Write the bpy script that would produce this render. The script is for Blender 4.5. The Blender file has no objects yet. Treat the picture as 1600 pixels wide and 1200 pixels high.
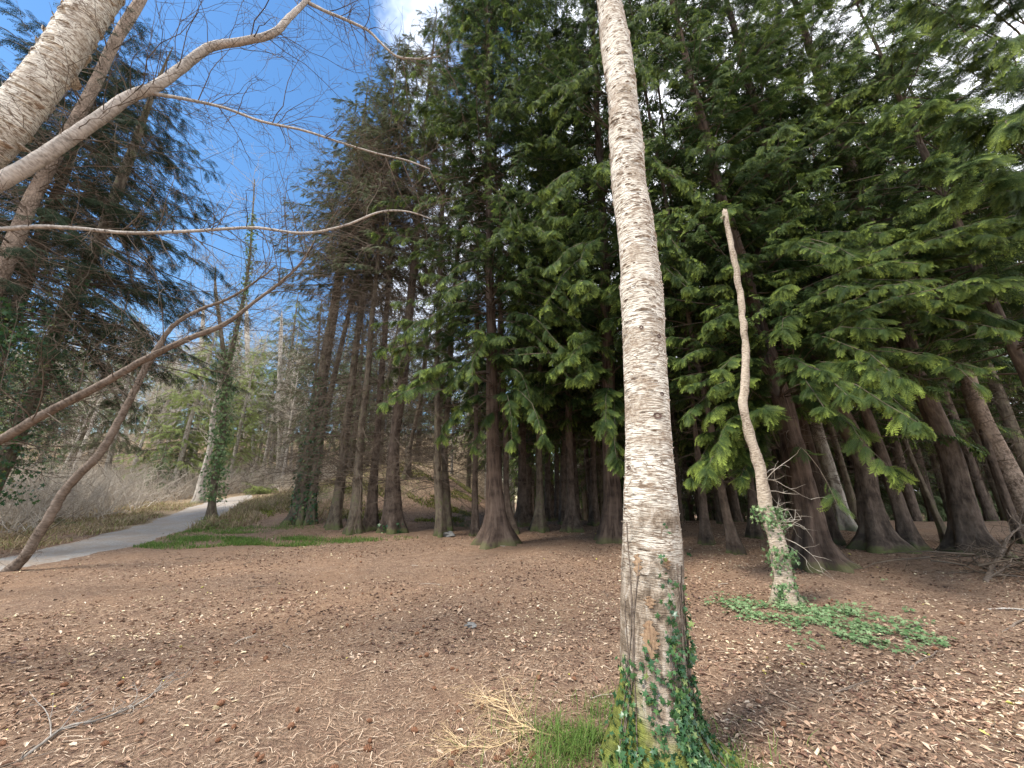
import bpy, math, random
import numpy as np
from math import radians, sin, cos, pi, tan
rng = np.random.default_rng(11)
random.seed(11)
scene = bpy.context.scene
COL = scene.collection

# ------------------------------------------------------------------ camera, world, sun, exposure
PITCH = radians(17.0); F = 600.0; EYE = 1.5
cam_d = bpy.data.cameras.new("camera"); cam = bpy.data.objects.new("camera", cam_d); COL.objects.link(cam)
cam_d.sensor_width = 36; cam_d.lens = 36*F/1600; cam_d.clip_start = 0.05; cam_d.clip_end = 2000
cam.location = (0, 0, EYE); cam.rotation_euler = (pi/2+PITCH, 0, 0)
scene.camera = cam
scene.render.resolution_x = 1024; scene.render.resolution_y = 768
SUN_EL, SUN_AZ = radians(56), radians(238)      # azimuth clockwise from +Y (the view): behind the camera, to the left
world = bpy.data.worlds.new("World"); scene.world = world; world.use_nodes = True
nt = world.node_tree; nt.nodes.clear()
def N(nt, t, **kw):
    n = nt.nodes.new(t)
    for k, v in kw.items():
        if k == 'ins':
            for a, b in v.items():
                n.inputs[a].default_value = b
        else: setattr(n, k, v)
    return n
out = N(nt, 'ShaderNodeOutputWorld'); bg = N(nt, 'ShaderNodeBackground'); bg.inputs[1].default_value = 0.11
sky = N(nt, 'ShaderNodeTexSky', sky_type='NISHITA'); sky.sun_disc = False; sky.sun_elevation = SUN_EL; sky.sun_rotation = SUN_AZ
sky.air_density = 1.3; sky.ozone_density = 2.5; sky.dust_density = 0.2
tc = N(nt, 'ShaderNodeTexCoord')
nz = N(nt, 'ShaderNodeTexNoise', ins={'Scale': 2.2, 'Detail': 6.0, 'Roughness': 0.6})
sep = N(nt, 'ShaderNodeSeparateXYZ'); nt.links.new(tc.outputs['Generated'], sep.inputs[0])
nt.links.new(tc.outputs['Generated'], nz.inputs['Vector'])
ad = N(nt, 'ShaderNodeMath', operation='MULTIPLY_ADD', ins={1: 0.42}); nt.links.new(sep.outputs['X'], ad.inputs[0]); nt.links.new(nz.outputs[0], ad.inputs[2])
rp = N(nt, 'ShaderNodeValToRGB'); rp.color_ramp.elements[0].position = 0.43; rp.color_ramp.elements[1].position = 0.62
nt.links.new(ad.outputs[0], rp.inputs[0])
mx = N(nt, 'ShaderNodeMix', data_type='RGBA'); mx.inputs['B'].default_value = (10.5, 10.8, 11.4, 1)
hs = N(nt, 'ShaderNodeHueSaturation', ins={'Saturation': 1.22, 'Value': 0.92}); nt.links.new(sky.outputs[0], hs.inputs['Color'])
nt.links.new(rp.outputs[0], mx.inputs['Factor']); nt.links.new(hs.outputs[0], mx.inputs['A'])
nt.links.new(mx.outputs['Result'], bg.inputs[0]); nt.links.new(bg.outputs[0], out.inputs[0])
sun_d = bpy.data.lights.new("sun", 'SUN'); sun_d.energy = 3.4; sun_d.angle = radians(15.0); sun_d.color = (1, 0.94, 0.85)
sun = bpy.data.objects.new("sun", sun_d); COL.objects.link(sun)
from mathutils import Vector
sv = Vector((sin(SUN_AZ)*cos(SUN_EL), cos(SUN_AZ)*cos(SUN_EL), sin(SUN_EL)))
sun.rotation_euler = sv.to_track_quat('Z', 'Y').to_euler(); sun.location = (0, 0, 40)
scene.view_settings.view_transform = 'Standard'; scene.view_settings.look = 'None'
scene.view_settings.exposure = 1.1; scene.view_settings.gamma = 1.0
scene.cycles.max_bounces = 6; scene.cycles.diffuse_bounces = 3; scene.cycles.transmission_bounces = 3; scene.cycles.glossy_bounces = 2

# ------------------------------------------------------------------ terrain and photo geometry
def S(a, b, x):
    t = np.clip((x-a)/(b-a), 0, 1); return t*t*(3-2*t)
def Hf(x, y):
    x = np.asarray(x, float); y = np.asarray(y, float)
    left = S(3, -6, x)
    h = 0.055*np.clip(y, -6, 14)
    h = h + left*(0.075*np.clip(y-14, 0, 12) + 10*S(24, 62, y))
    h = h + 2.2*np.exp(-((x+6.0)/5.0)**2 - ((y-22.5)/6.0)**2)
    h = h - (1-left)*3.0*S(15, 34, y)
    h = h + 0.03*np.sin(x*1.3+0.5*y)*np.cos(y*1.1-0.3*x) + 0.02*np.sin(x*2.9+1)*np.sin(y*2.3)
    return h
def ray(px, py):
    dx = (px-800)/F; dy = (600-py)/F
    return np.array([dx, cos(PITCH)-dy*sin(PITCH), sin(PITCH)+dy*cos(PITCH)])
def atd(px, py, Y):
    r = ray(px, py); return np.array([0, 0, EYE]) + r*(Y/r[1])
def gp(px, py):
    r = ray(px, py); lo = 0.3; t = lo
    while t < 150:
        p = np.array([0, 0, EYE]) + r*t
        if p[2] < Hf(p[0], p[1]): break
        t += 0.05 + t*0.004
    p[2] = Hf(p[0], p[1]); return p
def rad(px, w, Y):
    return w*Y/(2*F)/math.sqrt(1+((px-800)/F)**2)

# ------------------------------------------------------------------ mesh helpers
def nrm(v): return v/np.maximum(np.linalg.norm(v, axis=-1, keepdims=True), 1e-9)
class MB:
    def __init__(s): s.V = []; s.T = []; s.Q = []; s.B = []; s.C = []; s.D = []; s.n = 0
    def add(s, V, T=None, Q=None, bk=None, tint=None, tip=None):
        V = np.asarray(V, float).reshape(-1, 3); m = len(V)
        if m == 0: return
        if T is not None and len(T): s.T.append(np.asarray(T).reshape(-1, 3)+s.n)
        if Q is not None and len(Q): s.Q.append(np.asarray(Q).reshape(-1, 4)+s.n)
        s.V.append(V); s.B.append(V if bk is None else np.asarray(bk).reshape(-1, 3))
        s.C.append(np.broadcast_to(0.5 if tint is None else tint, (m,)).astype(float))
        s.D.append(np.broadcast_to(0.0 if tip is None else tip, (m,)).astype(float)); s.n += m
    def mesh(s, name, mat, origin=(0, 0, 0), smooth=True):
        me = bpy.data.meshes.new(name)
        V = np.concatenate(s.V)-np.asarray(origin)
        T = np.concatenate(s.T) if s.T else np.zeros((0, 3), int); Q = np.concatenate(s.Q) if s.Q else np.zeros((0, 4), int)
        me.vertices.add(len(V)); me.vertices.foreach_set('co', V.astype(np.float32).ravel())
        me.loops.add(T.size+Q.size); me.polygons.add(len(T)+len(Q))
        me.loops.foreach_set('vertex_index', np.concatenate([T.ravel(), Q.ravel()]).astype(np.int32))
        me.polygons.foreach_set('loop_start', np.concatenate([np.arange(len(T))*3, T.size+np.arange(len(Q))*4]).astype(np.int32))
        me.update(calc_edges=True)
        if smooth: me.polygons.foreach_set('use_smooth', np.ones(len(T)+len(Q), bool))
        else: me.polygons.foreach_set('use_smooth', np.zeros(len(T)+len(Q), bool))
        a = me.attributes.new('bk', 'FLOAT_VECTOR', 'POINT'); a.data.foreach_set('vector', np.concatenate(s.B).astype(np.float32).ravel())
        a = me.attributes.new('tint', 'FLOAT', 'POINT'); a.data.foreach_set('value', np.concatenate(s.C).astype(np.float32))
        a = me.attributes.new('tip', 'FLOAT', 'POINT'); a.data.foreach_set('value', np.concatenate(s.D).astype(np.float32))
        me.materials.append(mat); return me
    def build(s, name, mat, parent=None, origin=(0, 0, 0), smooth=True):
        o = bpy.data.objects.new(name, s.mesh(name, mat, origin, smooth)); COL.objects.link(o)
        if parent is not None: o.parent = parent
        else: o.location = origin
        return o
def tag(o, label=None, cat=None, group=None, kind=None):
    if label: o['label'] = label
    if cat: o['category'] = cat
    if group: o['group'] = group
    if kind: o['kind'] = kind
    return o
def empty(name, loc, label, cat, group=None):
    o = bpy.data.objects.new(name, None); COL.objects.link(o); o.location = tuple(float(v) for v in loc); o.empty_display_size = 0.2
    return tag(o, label, cat, group)
def copy_tree(o, parent=None):
    c = o.copy(); COL.objects.link(c); c.parent = parent
    for ch in list(o.children): copy_tree(ch, c)
    return c

def tubes(mb, P, R, s=3, tint=None, lobes=None):
    """P (n,k,3) paths, R (n,k) radii; lobes (n,k,s) multiplies the radius"""
    P = np.asarray(P, float); R = np.asarray(R, float)
    if P.ndim == 2: P = P[None]; R = R[None]
    n, k, _ = P.shape
    if n == 0: return
    Tg = nrm(np.gradient(P, axis=1)); mean = nrm(P[:, -1]-P[:, 0])
    ref = np.where(np.abs(mean[:, 2:3]) > 0.8, [[0, 1.0, 0]], [[0, 0, 1.0]])[:, None, :]
    U = nrm(np.cross(Tg, np.broadcast_to(ref, Tg.shape))); W = np.cross(Tg, U)
    a = np.arange(s)/s*2*pi
    rr = R[:, :, None]*(np.ones(s) if lobes is None else lobes)
    V = P[:, :, None, :] + rr[..., None]*(np.cos(a)[:, None]*U[:, :, None, :]+np.sin(a)[:, None]*W[:, :, None, :])
    ln = np.concatenate([np.zeros((n, 1)), np.cumsum(np.linalg.norm(np.diff(P, axis=1), axis=-1), axis=1)], axis=1)
    r0 = np.maximum(R.mean(axis=1), 1e-4)[:, None, None]
    off = rng.random((n, 1, 1))*7 if n > 1 else 0
    B = np.stack([np.broadcast_to(np.cos(a)*r0, (n, k, s))+off, np.broadcast_to(np.sin(a)*r0, (n, k, s)), np.broadcast_to(ln[:, :, None], (n, k, s))], -1)
    i = np.arange(n)[:, None, None]*k*s; j = np.arange(k-1)[None, :, None]*s; q = np.arange(s)[None, None, :]; q1 = (q+1) % s
    Q = np.stack([i+j+q, i+j+q1, i+j+s+q1, i+j+s+q], -1)
    t = None
    if tint is not None: t = np.repeat(np.broadcast_to(tint, (n,)), k*s)
    mb.add(V, Q=Q, bk=B, tint=t)

def smooth_path(pts, k):
    pts = np.asarray(pts, float); d = np.r_[0, np.cumsum(np.linalg.norm(np.diff(pts, axis=0), axis=1))]
    m = len(pts); tt = np.linspace(0, d[-1], k); res = np.zeros((k, pts.shape[1]))
    # Catmull-Rom with non-uniform knots (Hermite)
    tan_ = np.gradient(pts, d, axis=0)
    idx = np.clip(np.searchsorted(d, tt, side='right')-1, 0, m-2)
    h = (d[idx+1]-d[idx]); u = (tt-d[idx])/h
    h00 = 2*u**3-3*u**2+1; h10 = u**3-2*u**2+u; h01 = -2*u**3+3*u**2; h11 = u**3-u**2
    for c in range(pts.shape[1]):
        res[:, c] = h00*pts[idx, c]+h10*h*tan_[idx, c]+h01*pts[idx+1, c]+h11*h*tan_[idx+1, c]
    return res

def grow(st, D, L, k=5, wig=0.15, grav=0.0):
    n = len(st); P = np.zeros((n, k, 3)); P[:, 0] = st; D = nrm(np.asarray(D, float)); step = (np.asarray(L)/(k-1)).reshape(-1, 1)
    for i in range(1, k):
        D = nrm(D + wig*rng.normal(size=(n, 3)) + np.array([0, 0, -1])*grav)
        P[:, i] = P[:, i-1]+D*step
    return P
def along(P, idx, t):
    k = P.shape[1]; f = np.clip(t, 0, 0.9999)*(k-1); i = f.astype(int); u = (f-i)[:, None]
    a = P[idx, i]; b = P[idx, i+1]; return a*(1-u)+b*u, nrm(b-a)
def kids(P, m, t0=0.2, t1=1.0, spread=0.9):
    n = P.shape[0]; idx = np.repeat(np.arange(n), m); t = rng.uniform(t0, t1, len(idx))
    p, d = along(P, idx, t); r = rng.normal(size=p.shape); r = nrm(r-(r*d).sum(-1, keepdims=True)*d)
    return idx, t, p, nrm(d*(1-spread*0.4)+r*spread)
def rtaper(R0, k, end=0.25): return np.asarray(R0).reshape(-1, 1)*np.linspace(1, end, k)[None]

# ------------------------------------------------------------------ materials
def newmat(name):
    m = bpy.data.materials.new(name); m.use_nodes = True; nt = m.node_tree; nt.nodes.clear()
    o = N(nt, 'ShaderNodeOutputMaterial'); b = N(nt, 'ShaderNodeBsdfPrincipled'); nt.links.new(b.outputs[0], o.inputs[0])
    return m, nt, b, o
def ramp(nt, src, stops):
    r = N(nt, 'ShaderNodeValToRGB'); el = r.color_ramp.elements
    while len(el) < len(stops): el.new(0.5)
    for e, (p, c) in zip(el, stops): e.position = p; e.color = (*c, 1) if len(c) == 3 else c
    nt.links.new(src, r.inputs[0]); return r.outputs[0]
def g(v): return (v, v, v)
def noise(nt, vec, scale, detail=4, rough=0.6, sc=(1, 1, 1), dist=0.0):
    m = N(nt, 'ShaderNodeMapping'); m.inputs['Scale'].default_value = sc; nt.links.new(vec, m.inputs[0])
    n = N(nt, 'ShaderNodeTexNoise', ins={'Scale': scale, 'Detail': detail, 'Roughness': rough, 'Distortion': dist}); nt.links.new(m.outputs[0], n.inputs['Vector'])
    return n.outputs[0]
def mixc(nt, f, a, b, mode='MIX'):
    m = N(nt, 'ShaderNodeMix', data_type='RGBA', blend_type=mode)
    for k, v in (('Factor', f), ('A', a), ('B', b)):
        if isinstance(v, (int, float)): m.inputs[k].default_value = v
        elif isinstance(v, tuple): m.inputs[k].default_value = (*v, 1)
        else: nt.links.new(v, m.inputs[k])
    return m.outputs['Result']
def attr(nt, name, out='Fac'):
    a = N(nt, 'ShaderNodeAttribute', attribute_name=name); return a.outputs[out]
def mth(nt, op, a, b=0.0, c=0.0):
    m = N(nt, 'ShaderNodeMath', operation=op)
    for i, v in enumerate((a, b, c)):
        if isinstance(v, (int, float)): m.inputs[i].default_value = v
        else: nt.links.new(v, m.inputs[i])
    return m.outputs[0]
def bump(nt, b, h, strength=0.5, dist=0.02):
    n = N(nt, 'ShaderNodeBump', ins={'Strength': strength, 'Distance': dist}); nt.links.new(h, n.inputs['Height']); nt.links.new(n.outputs[0], b.inputs['Normal'])

def bark_mat(name, dark, mid, light, moss=0.0, moss_h=0.9, mosscol=(0.09, 0.13, 0.02), vs=0.22, sc=17, bstr=1.0, mossn=0.0):
    m, nt, b, o = newmat(name); bk = attr(nt, 'bk', 'Vector')
    n1 = noise(nt, bk, sc, 6, 0.65, (1, 1, vs)); n2 = noise(nt, bk, 3.0, 4, 0.6)
    c = ramp(nt, n1, [(0.38, dark), (0.5, mid), (0.62, light)])
    c = mixc(nt, mth(nt, 'MULTIPLY', n2, 0.35), c, mid, 'MIX')
    c = mixc(nt, ramp(nt, n2, [(0.35, g(0.0)), (0.75, g(0.6))]), c, tuple(v*1.5 for v in light))
    if moss > 0:
        sp = N(nt, 'ShaderNodeSeparateXYZ'); nt.links.new(bk, sp.inputs[0])
        hgt = mth(nt, 'SUBTRACT', 1.0, mth(nt, 'DIVIDE', mth(nt, 'SUBTRACT', sp.outputs[2], 0.3), moss_h))
        f = mth(nt, 'ADD', mth(nt, 'MULTIPLY', mth(nt, 'MAXIMUM', hgt, mossn), 1.0), mth(nt, 'MULTIPLY', mth(nt, 'SUBTRACT', n2, 0.5), 3.2))
        f = ramp(nt, mth(nt, 'ADD', f, mth(nt, 'MULTIPLY', mth(nt, 'SUBTRACT', n1, 0.5), 2.5)), [(0.5, g(0.0)), (1.0, g(moss))])
        c = mixc(nt, f, c, mosscol)
    nt.links.new(c, b.inputs['Base Color']); b.inputs['Roughness'].default_value = 0.95; b.inputs['Specular IOR Level'].default_value = 0.2
    bump(nt, b, n1, bstr, 0.03); return m
M_SPRUCE = bark_mat('spruce_bark', (0.025, 0.018, 0.014), (0.072, 0.052, 0.040), (0.15, 0.113, 0.088), 0.5, 0.45)
M_SPRUCE_G = bark_mat('grey_mossy_bark', (0.032, 0.025, 0.019), (0.10, 0.078, 0.056), (0.19, 0.155, 0.115), 0.75, 1.0, (0.085, 0.11, 0.03), mossn=0.30)
M_CEDAR = bark_mat('cedar_bark', (0.022, 0.015, 0.012), (0.066, 0.045, 0.034), (0.135, 0.097, 0.075), 0.35, 0.3, vs=0.07, sc=26)
M_PALE = bark_mat('pale_grey_bark', (0.12, 0.10, 0.085), (0.30, 0.26, 0.22), (0.46, 0.42, 0.36), 0.5, 0.8)
M_PINE = bark_mat('flaky_pine_bark', (0.05, 0.035, 0.025), (0.19, 0.14, 0.105), (0.36, 0.28, 0.22), 0.0, sc=30, vs=0.6)
M_TWIG = bark_mat('dead_twig', (0.035, 0.026, 0.019), (0.085, 0.063, 0.047), (0.15, 0.118, 0.09), 0.0, sc=8, bstr=0.2)
M_TWIG_PALE = bark_mat('pale_twig', (0.19, 0.155, 0.125), (0.38, 0.325, 0.265), (0.54, 0.48, 0.40), 0.0, sc=8, bstr=0.2)
M_BROWN = bark_mat('brown_smooth_bark', (0.06, 0.043, 0.032), (0.13, 0.098, 0.075), (0.22, 0.175, 0.14), 0.0, sc=18, vs=1.8, bstr=0.4)
M_LIMB = bark_mat('grey_limb_bark', (0.12, 0.10, 0.085), (0.33, 0.29, 0.25), (0.50, 0.45, 0.40), 0.0, sc=26, vs=2.0, bstr=0.6)
M_STICK = bark_mat('weathered_stick', (0.07, 0.058, 0.048), (0.19, 0.165, 0.14), (0.38, 0.35, 0.31), 0.0, sc=14, bstr=0.3)
M_STRAW = bark_mat('straw_twig', (0.30, 0.20, 0.10), (0.46, 0.33, 0.18), (0.60, 0.46, 0.28), 0.0, sc=8, bstr=0.1)

def birch_mat(name, low=True, dense=0.5, lt=0.44):
    m, nt, b, o = newmat(name); bk = attr(nt, 'bk', 'Vector')
    sp = N(nt, 'ShaderNodeSeparateXYZ'); nt.links.new(bk, sp.inputs[0]); v = sp.outputs[2]
    w = noise(nt, bk, 5.0, 3, 0.5)
    lent = noise(nt, bk, 1.0, 3, 0.62, (19, 19, 175), 0.3)          # fine horizontal dashes
    lent2 = noise(nt, bk, 1.0, 4, 0.6, (6, 6, 34), 1.2)
    patch = noise(nt, bk, 4.2, 6, 0.62)
    fine = noise(nt, bk, 60, 4, 0.6)
    white = mixc(nt, w, (0.68, 0.60, 0.48), (0.84, 0.80, 0.71))
    c = mixc(nt, ramp(nt, lent, [(lt, g(1.0)), (lt+0.065, g(0.0))]), white, (0.22, 0.165, 0.12))
    c = mixc(nt, ramp(nt, lent2, [(0.34, g(0.9)), (0.45, g(0.0))]), c, (0.26, 0.18, 0.12))
    arc = noise(nt, bk, 1.0, 3, 0.5, (4, 4, 7), 1.8); ar = mth(nt, 'ABSOLUTE', mth(nt, 'SUBTRACT', arc, 0.5))
    amask = ramp(nt, noise(nt, bk, 2.3, 2, 0.5), [(0.44, g(0.0)), (0.54, g(0.95))])
    c = mixc(nt, mth(nt, 'MULTIPLY', amask, ramp(nt, ar, [(0.006, g(1.0)), (0.028, g(0.0))])), c, (0.17, 0.115, 0.075))
    # scarred, browner patches
    pm = ramp(nt, patch, [(0.50, g(0.0)), (0.62, g(1.0))])
    rough_c = ramp(nt, fine, [(0.35, (0.14, 0.09, 0.06)), (0.5, (0.30, 0.22, 0.15)), (0.68, (0.50, 0.43, 0.34))])
    c = mixc(nt, mth(nt, 'MULTIPLY', pm, dense), c, rough_c)
    bh = mth(nt, 'ADD', lent, mth(nt, 'MULTIPLY', patch, 0.5))
    if low:   # weathered corky bark near the ground, then moss
        zone = mth(nt, 'ADD', mth(nt, 'DIVIDE', mth(nt, 'SUBTRACT', 1.75, v), 0.9), mth(nt, 'MULTIPLY', mth(nt, 'SUBTRACT', patch, 0.5), 2.0))
        zf = ramp(nt, zone, [(0.2, g(0.0)), (0.75, g(1.0))])
        cork = noise(nt, bk, 1.0, 6, 0.65, (26, 26, 9), 0.5)
        cc = ramp(nt, cork, [(0.3, (0.06, 0.042, 0.028)), (0.46, (0.20, 0.15, 0.105)), (0.56, (0.36, 0.29, 0.22)), (0.7, (0.54, 0.49, 0.42))])
        c = mixc(nt, zf, c, cc)
        mz = mth(nt, 'ADD', mth(nt, 'DIVIDE', mth(nt, 'SUBTRACT', 0.62, v), 0.35), mth(nt, 'MULTIPLY', mth(nt, 'SUBTRACT', w, 0.5), 2.4))
        mf = ramp(nt, mz, [(0.35, g(0.0)), (0.75, g(0.95))])
        mc = ramp(nt, fine, [(0.3, (0.05, 0.065, 0.01)), (0.6, (0.17, 0.19, 0.03)), (0.8, (0.26, 0.25, 0.06))])
        c = mixc(nt, mf, c, mc); bh = mth(nt, 'ADD', bh, mth(nt, 'MULTIPLY', cork, mth(nt, 'MULTIPLY', zf, 2.5)))
    nt.links.new(c, b.inputs['Base Color']); b.inputs['Roughness'].default_value = 0.75; b.inputs['Specular IOR Level'].default_value = 0.3
    bump(nt, b, bh, 0.7, 0.02); return m
M_BIRCH = birch_mat('birch_bark', True, 0.75); M_BIRCH2 = birch_mat('small_birch_bark', False, 0.9)
M_SNAG = bark_mat('snag_bark', (0.12, 0.085, 0.06), (0.33, 0.26, 0.19), (0.52, 0.44, 0.35), 0.5, 0.3, sc=20, vs=3.0, bstr=0.9)

def leaf_mat(name, c0, c1, tipc, trans=0.3, rough=0.5, tipmul=1.0, spec=0.12):
    m, nt, b, o = newmat(name)
    c = mixc(nt, attr(nt, 'tint'), c0, c1)
    c = mixc(nt, mth(nt, 'MULTIPLY', attr(nt, 'tip'), tipmul), c, tipc)
    nt.links.new(c, b.inputs['Base Color']); b.inputs['Roughness'].default_value = rough; b.inputs['Specular IOR Level'].default_value = spec
    t = N(nt, 'ShaderNodeBsdfTranslucent'); nt.links.new(mixc(nt, 0.5, c, (0.25, 0.4, 0.05), 'MULTIPLY') if False else c, t.inputs[0])
    mx = N(nt, 'ShaderNodeMixShader', ins={0: trans}); nt.links.new(b.outputs[0], mx.inputs[1]); nt.links.new(t.outputs[0], mx.inputs[2]); nt.links.new(mx.outputs[0], o.inputs[0])
    return m
M_FROND = leaf_mat('cedar_foliage', (0.014, 0.035, 0.014), (0.055, 0.095, 0.032), (0.40, 0.50, 0.10), 0.28, tipmul=1.25)  # tip colour: pale new growth, brightened further to stand for light catching the tips
M_SPRN = leaf_mat('spruce_needles', (0.055, 0.068, 0.032), (0.115, 0.125, 0.065), (0.16, 0.18, 0.08), 0.3, 0.7)
M_DARKN = leaf_mat('dark_needles', (0.012, 0.022, 0.011), (0.032, 0.050, 0.024), (0.055, 0.075, 0.035), 0.1, 0.8)
M_LARCH = leaf_mat('fresh_larch_needles', (0.18, 0.23, 0.07), (0.32, 0.37, 0.13), (0.28, 0.32, 0.12), 0.4, 0.7)
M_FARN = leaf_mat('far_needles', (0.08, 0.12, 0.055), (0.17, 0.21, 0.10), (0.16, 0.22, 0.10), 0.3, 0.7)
M_IVY = leaf_mat('ivy_leaves', (0.022, 0.070, 0.030), (0.07, 0.15, 0.045), (0.24, 0.30, 0.09), 0.15, 0.36, spec=0.4)
M_IVYG = leaf_mat('ground_ivy_leaves', (0.07, 0.14, 0.05), (0.26, 0.36, 0.18), (0.25, 0.33, 0.14), 0.2, 0.4)  # paler copy of the ivy; light on the ground patch put into its colour
M_GRASS = leaf_mat('grass_blades', (0.07, 0.14, 0.03), (0.17, 0.27, 0.06), (0.32, 0.30, 0.12), 0.35, 0.5, 0.6)
M_DRY = leaf_mat('dry_grass', (0.17, 0.115, 0.065), (0.48, 0.39, 0.24), (0.22, 0.26, 0.08), 0.3, 0.8)

def litter_mat():
    m, nt, b, o = newmat('leaf_litter')
    c = ramp(nt, attr(nt, 'tint'), [(0.0, (0.06, 0.032, 0.022)), (0.28, (0.17, 0.090, 0.058)), (0.5, (0.31, 0.19, 0.12)), (0.75, (0.44, 0.305, 0.205)), (0.95, (0.64, 0.52, 0.39)), (1.0, (0.60, 0.55, 0.12))])
    nt.links.new(c, b.inputs['Base Color']); b.inputs['Roughness'].default_value = 0.8; return m
M_LITTER = litter_mat()

def ground_mat():
    m, nt, b, o = newmat('forest_floor')
    t = N(nt, 'ShaderNodeTexCoord').outputs['Object']
    big = noise(nt, t, 0.55, 5, 0.6); mid = noise(nt, t, 6, 6, 0.65); fine = noise(nt, t, 45, 6, 0.7); vf = noise(nt, t, 160, 3, 0.7)
    c = ramp(nt, fine, [(0.33, (0.10, 0.063, 0.043)), (0.46, (0.265, 0.172, 0.112)), (0.56, (0.39, 0.268, 0.18)), (0.72, (0.55, 0.41, 0.31))])
    c = mixc(nt, ramp(nt, mid, [(0.42, g(0.0)), (0.62, g(0.55))]), c, (0.17, 0.10, 0.07))
    c = mixc(nt, ramp(nt, vf, [(0.6, g(0.0)), (0.75, g(0.6))]), c, (0.46, 0.33, 0.24))
    c = mixc(nt, ramp(nt, big, [(0.45, g(0.0)), (0.65, g(0.55))]), c, (0.35, 0.215, 0.13))
    # painted-in zones come as real ground kinds: moss / dry grass on the bank, green near the path
    z = attr(nt, 'tip'); zz = mth(nt, 'ADD', z, mth(nt, 'MULTIPLY', mth(nt, 'SUBTRACT', mid, 0.5), 1.6))
    dry = ramp(nt, fine, [(0.3, (0.15, 0.10, 0.06)), (0.5, (0.36, 0.27, 0.17)), (0.7, (0.55, 0.45, 0.31))])
    dry = mixc(nt, ramp(nt, noise(nt, t, 1.6, 6, 0.7), [(0.45, g(0.0)), (0.6, g(0.8))]), dry, (0.20, 0.145, 0.09))
    c = mixc(nt, ramp(nt, zz, [(0.35, g(0.0)), (0.65, g(0.9))]), c, dry)
    z2 = attr(nt, 'tint'); gz = mth(nt, 'ADD', z2, mth(nt, 'MULTIPLY', mth(nt, 'SUBTRACT', mid, 0.5), 2.2))
    gc = ramp(nt, fine, [(0.3, (0.06, 0.075, 0.015)), (0.6, (0.16, 0.18, 0.04)), (0.8, (0.26, 0.26, 0.08))])
    c = mixc(nt, ramp(nt, gz, [(0.5, g(0.0)), (0.75, g(0.85))]), c, gc)
    nt.links.new(c, b.inputs['Base Color']); b.inputs['Roughness'].default_value = 0.95; b.inputs['Specular IOR Level'].default_value = 0.2
    bump(nt, b, mth(nt, 'ADD', fine, mth(nt, 'MULTIPLY', mid, 2.0)), 1.0, 0.05); return m
def path_mat():
    m, nt, b, o = newmat('gravel'); t = N(nt, 'ShaderNodeTexCoord').outputs['Object']
    f = noise(nt, t, 26, 7, 0.8); w = noise(nt, t, 1.8, 6, 0.75)
    c = ramp(nt, f, [(0.3, (0.12, 0.11, 0.10)), (0.5, (0.29, 0.27, 0.245)), (0.7, (0.46, 0.43, 0.39))])
    c = mixc(nt, ramp(nt, w, [(0.42, g(0.15)), (0.6, g(0.8))]), c, (0.27, 0.205, 0.15))
    nt.links.new(c, b.inputs['Base Color']); b.inputs['Roughness'].default_value = 0.9; bump(nt, b, f, 0.6, 0.02); return m
def plain(name, col, r=0.8, sc=20, var=0.35):
    m, nt, b, o = newmat(name); t = N(nt, 'ShaderNodeTexCoord').outputs['Object']
    n = noise(nt, t, sc, 5, 0.65); nt.links.new(ramp(nt, n, [(0.3, tuple(v*(1-var) for v in col)), (0.7, tuple(v*(1+var) for v in col))]), b.inputs['Base Color'])
    b.inputs['Roughness'].default_value = r; bump(nt, b, n, 0.4, 0.01); return m
M_CONE = plain('cone_scales', (0.17, 0.075, 0.035), 0.8, 90); M_ROCK = plain('rock', (0.17, 0.165, 0.155), 0.9, 12)
M_WOOD = bark_mat('exposed_wood', (0.10, 0.05, 0.03), (0.27, 0.165, 0.095), (0.40, 0.28, 0.18), vs=0.12, sc=60)

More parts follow.
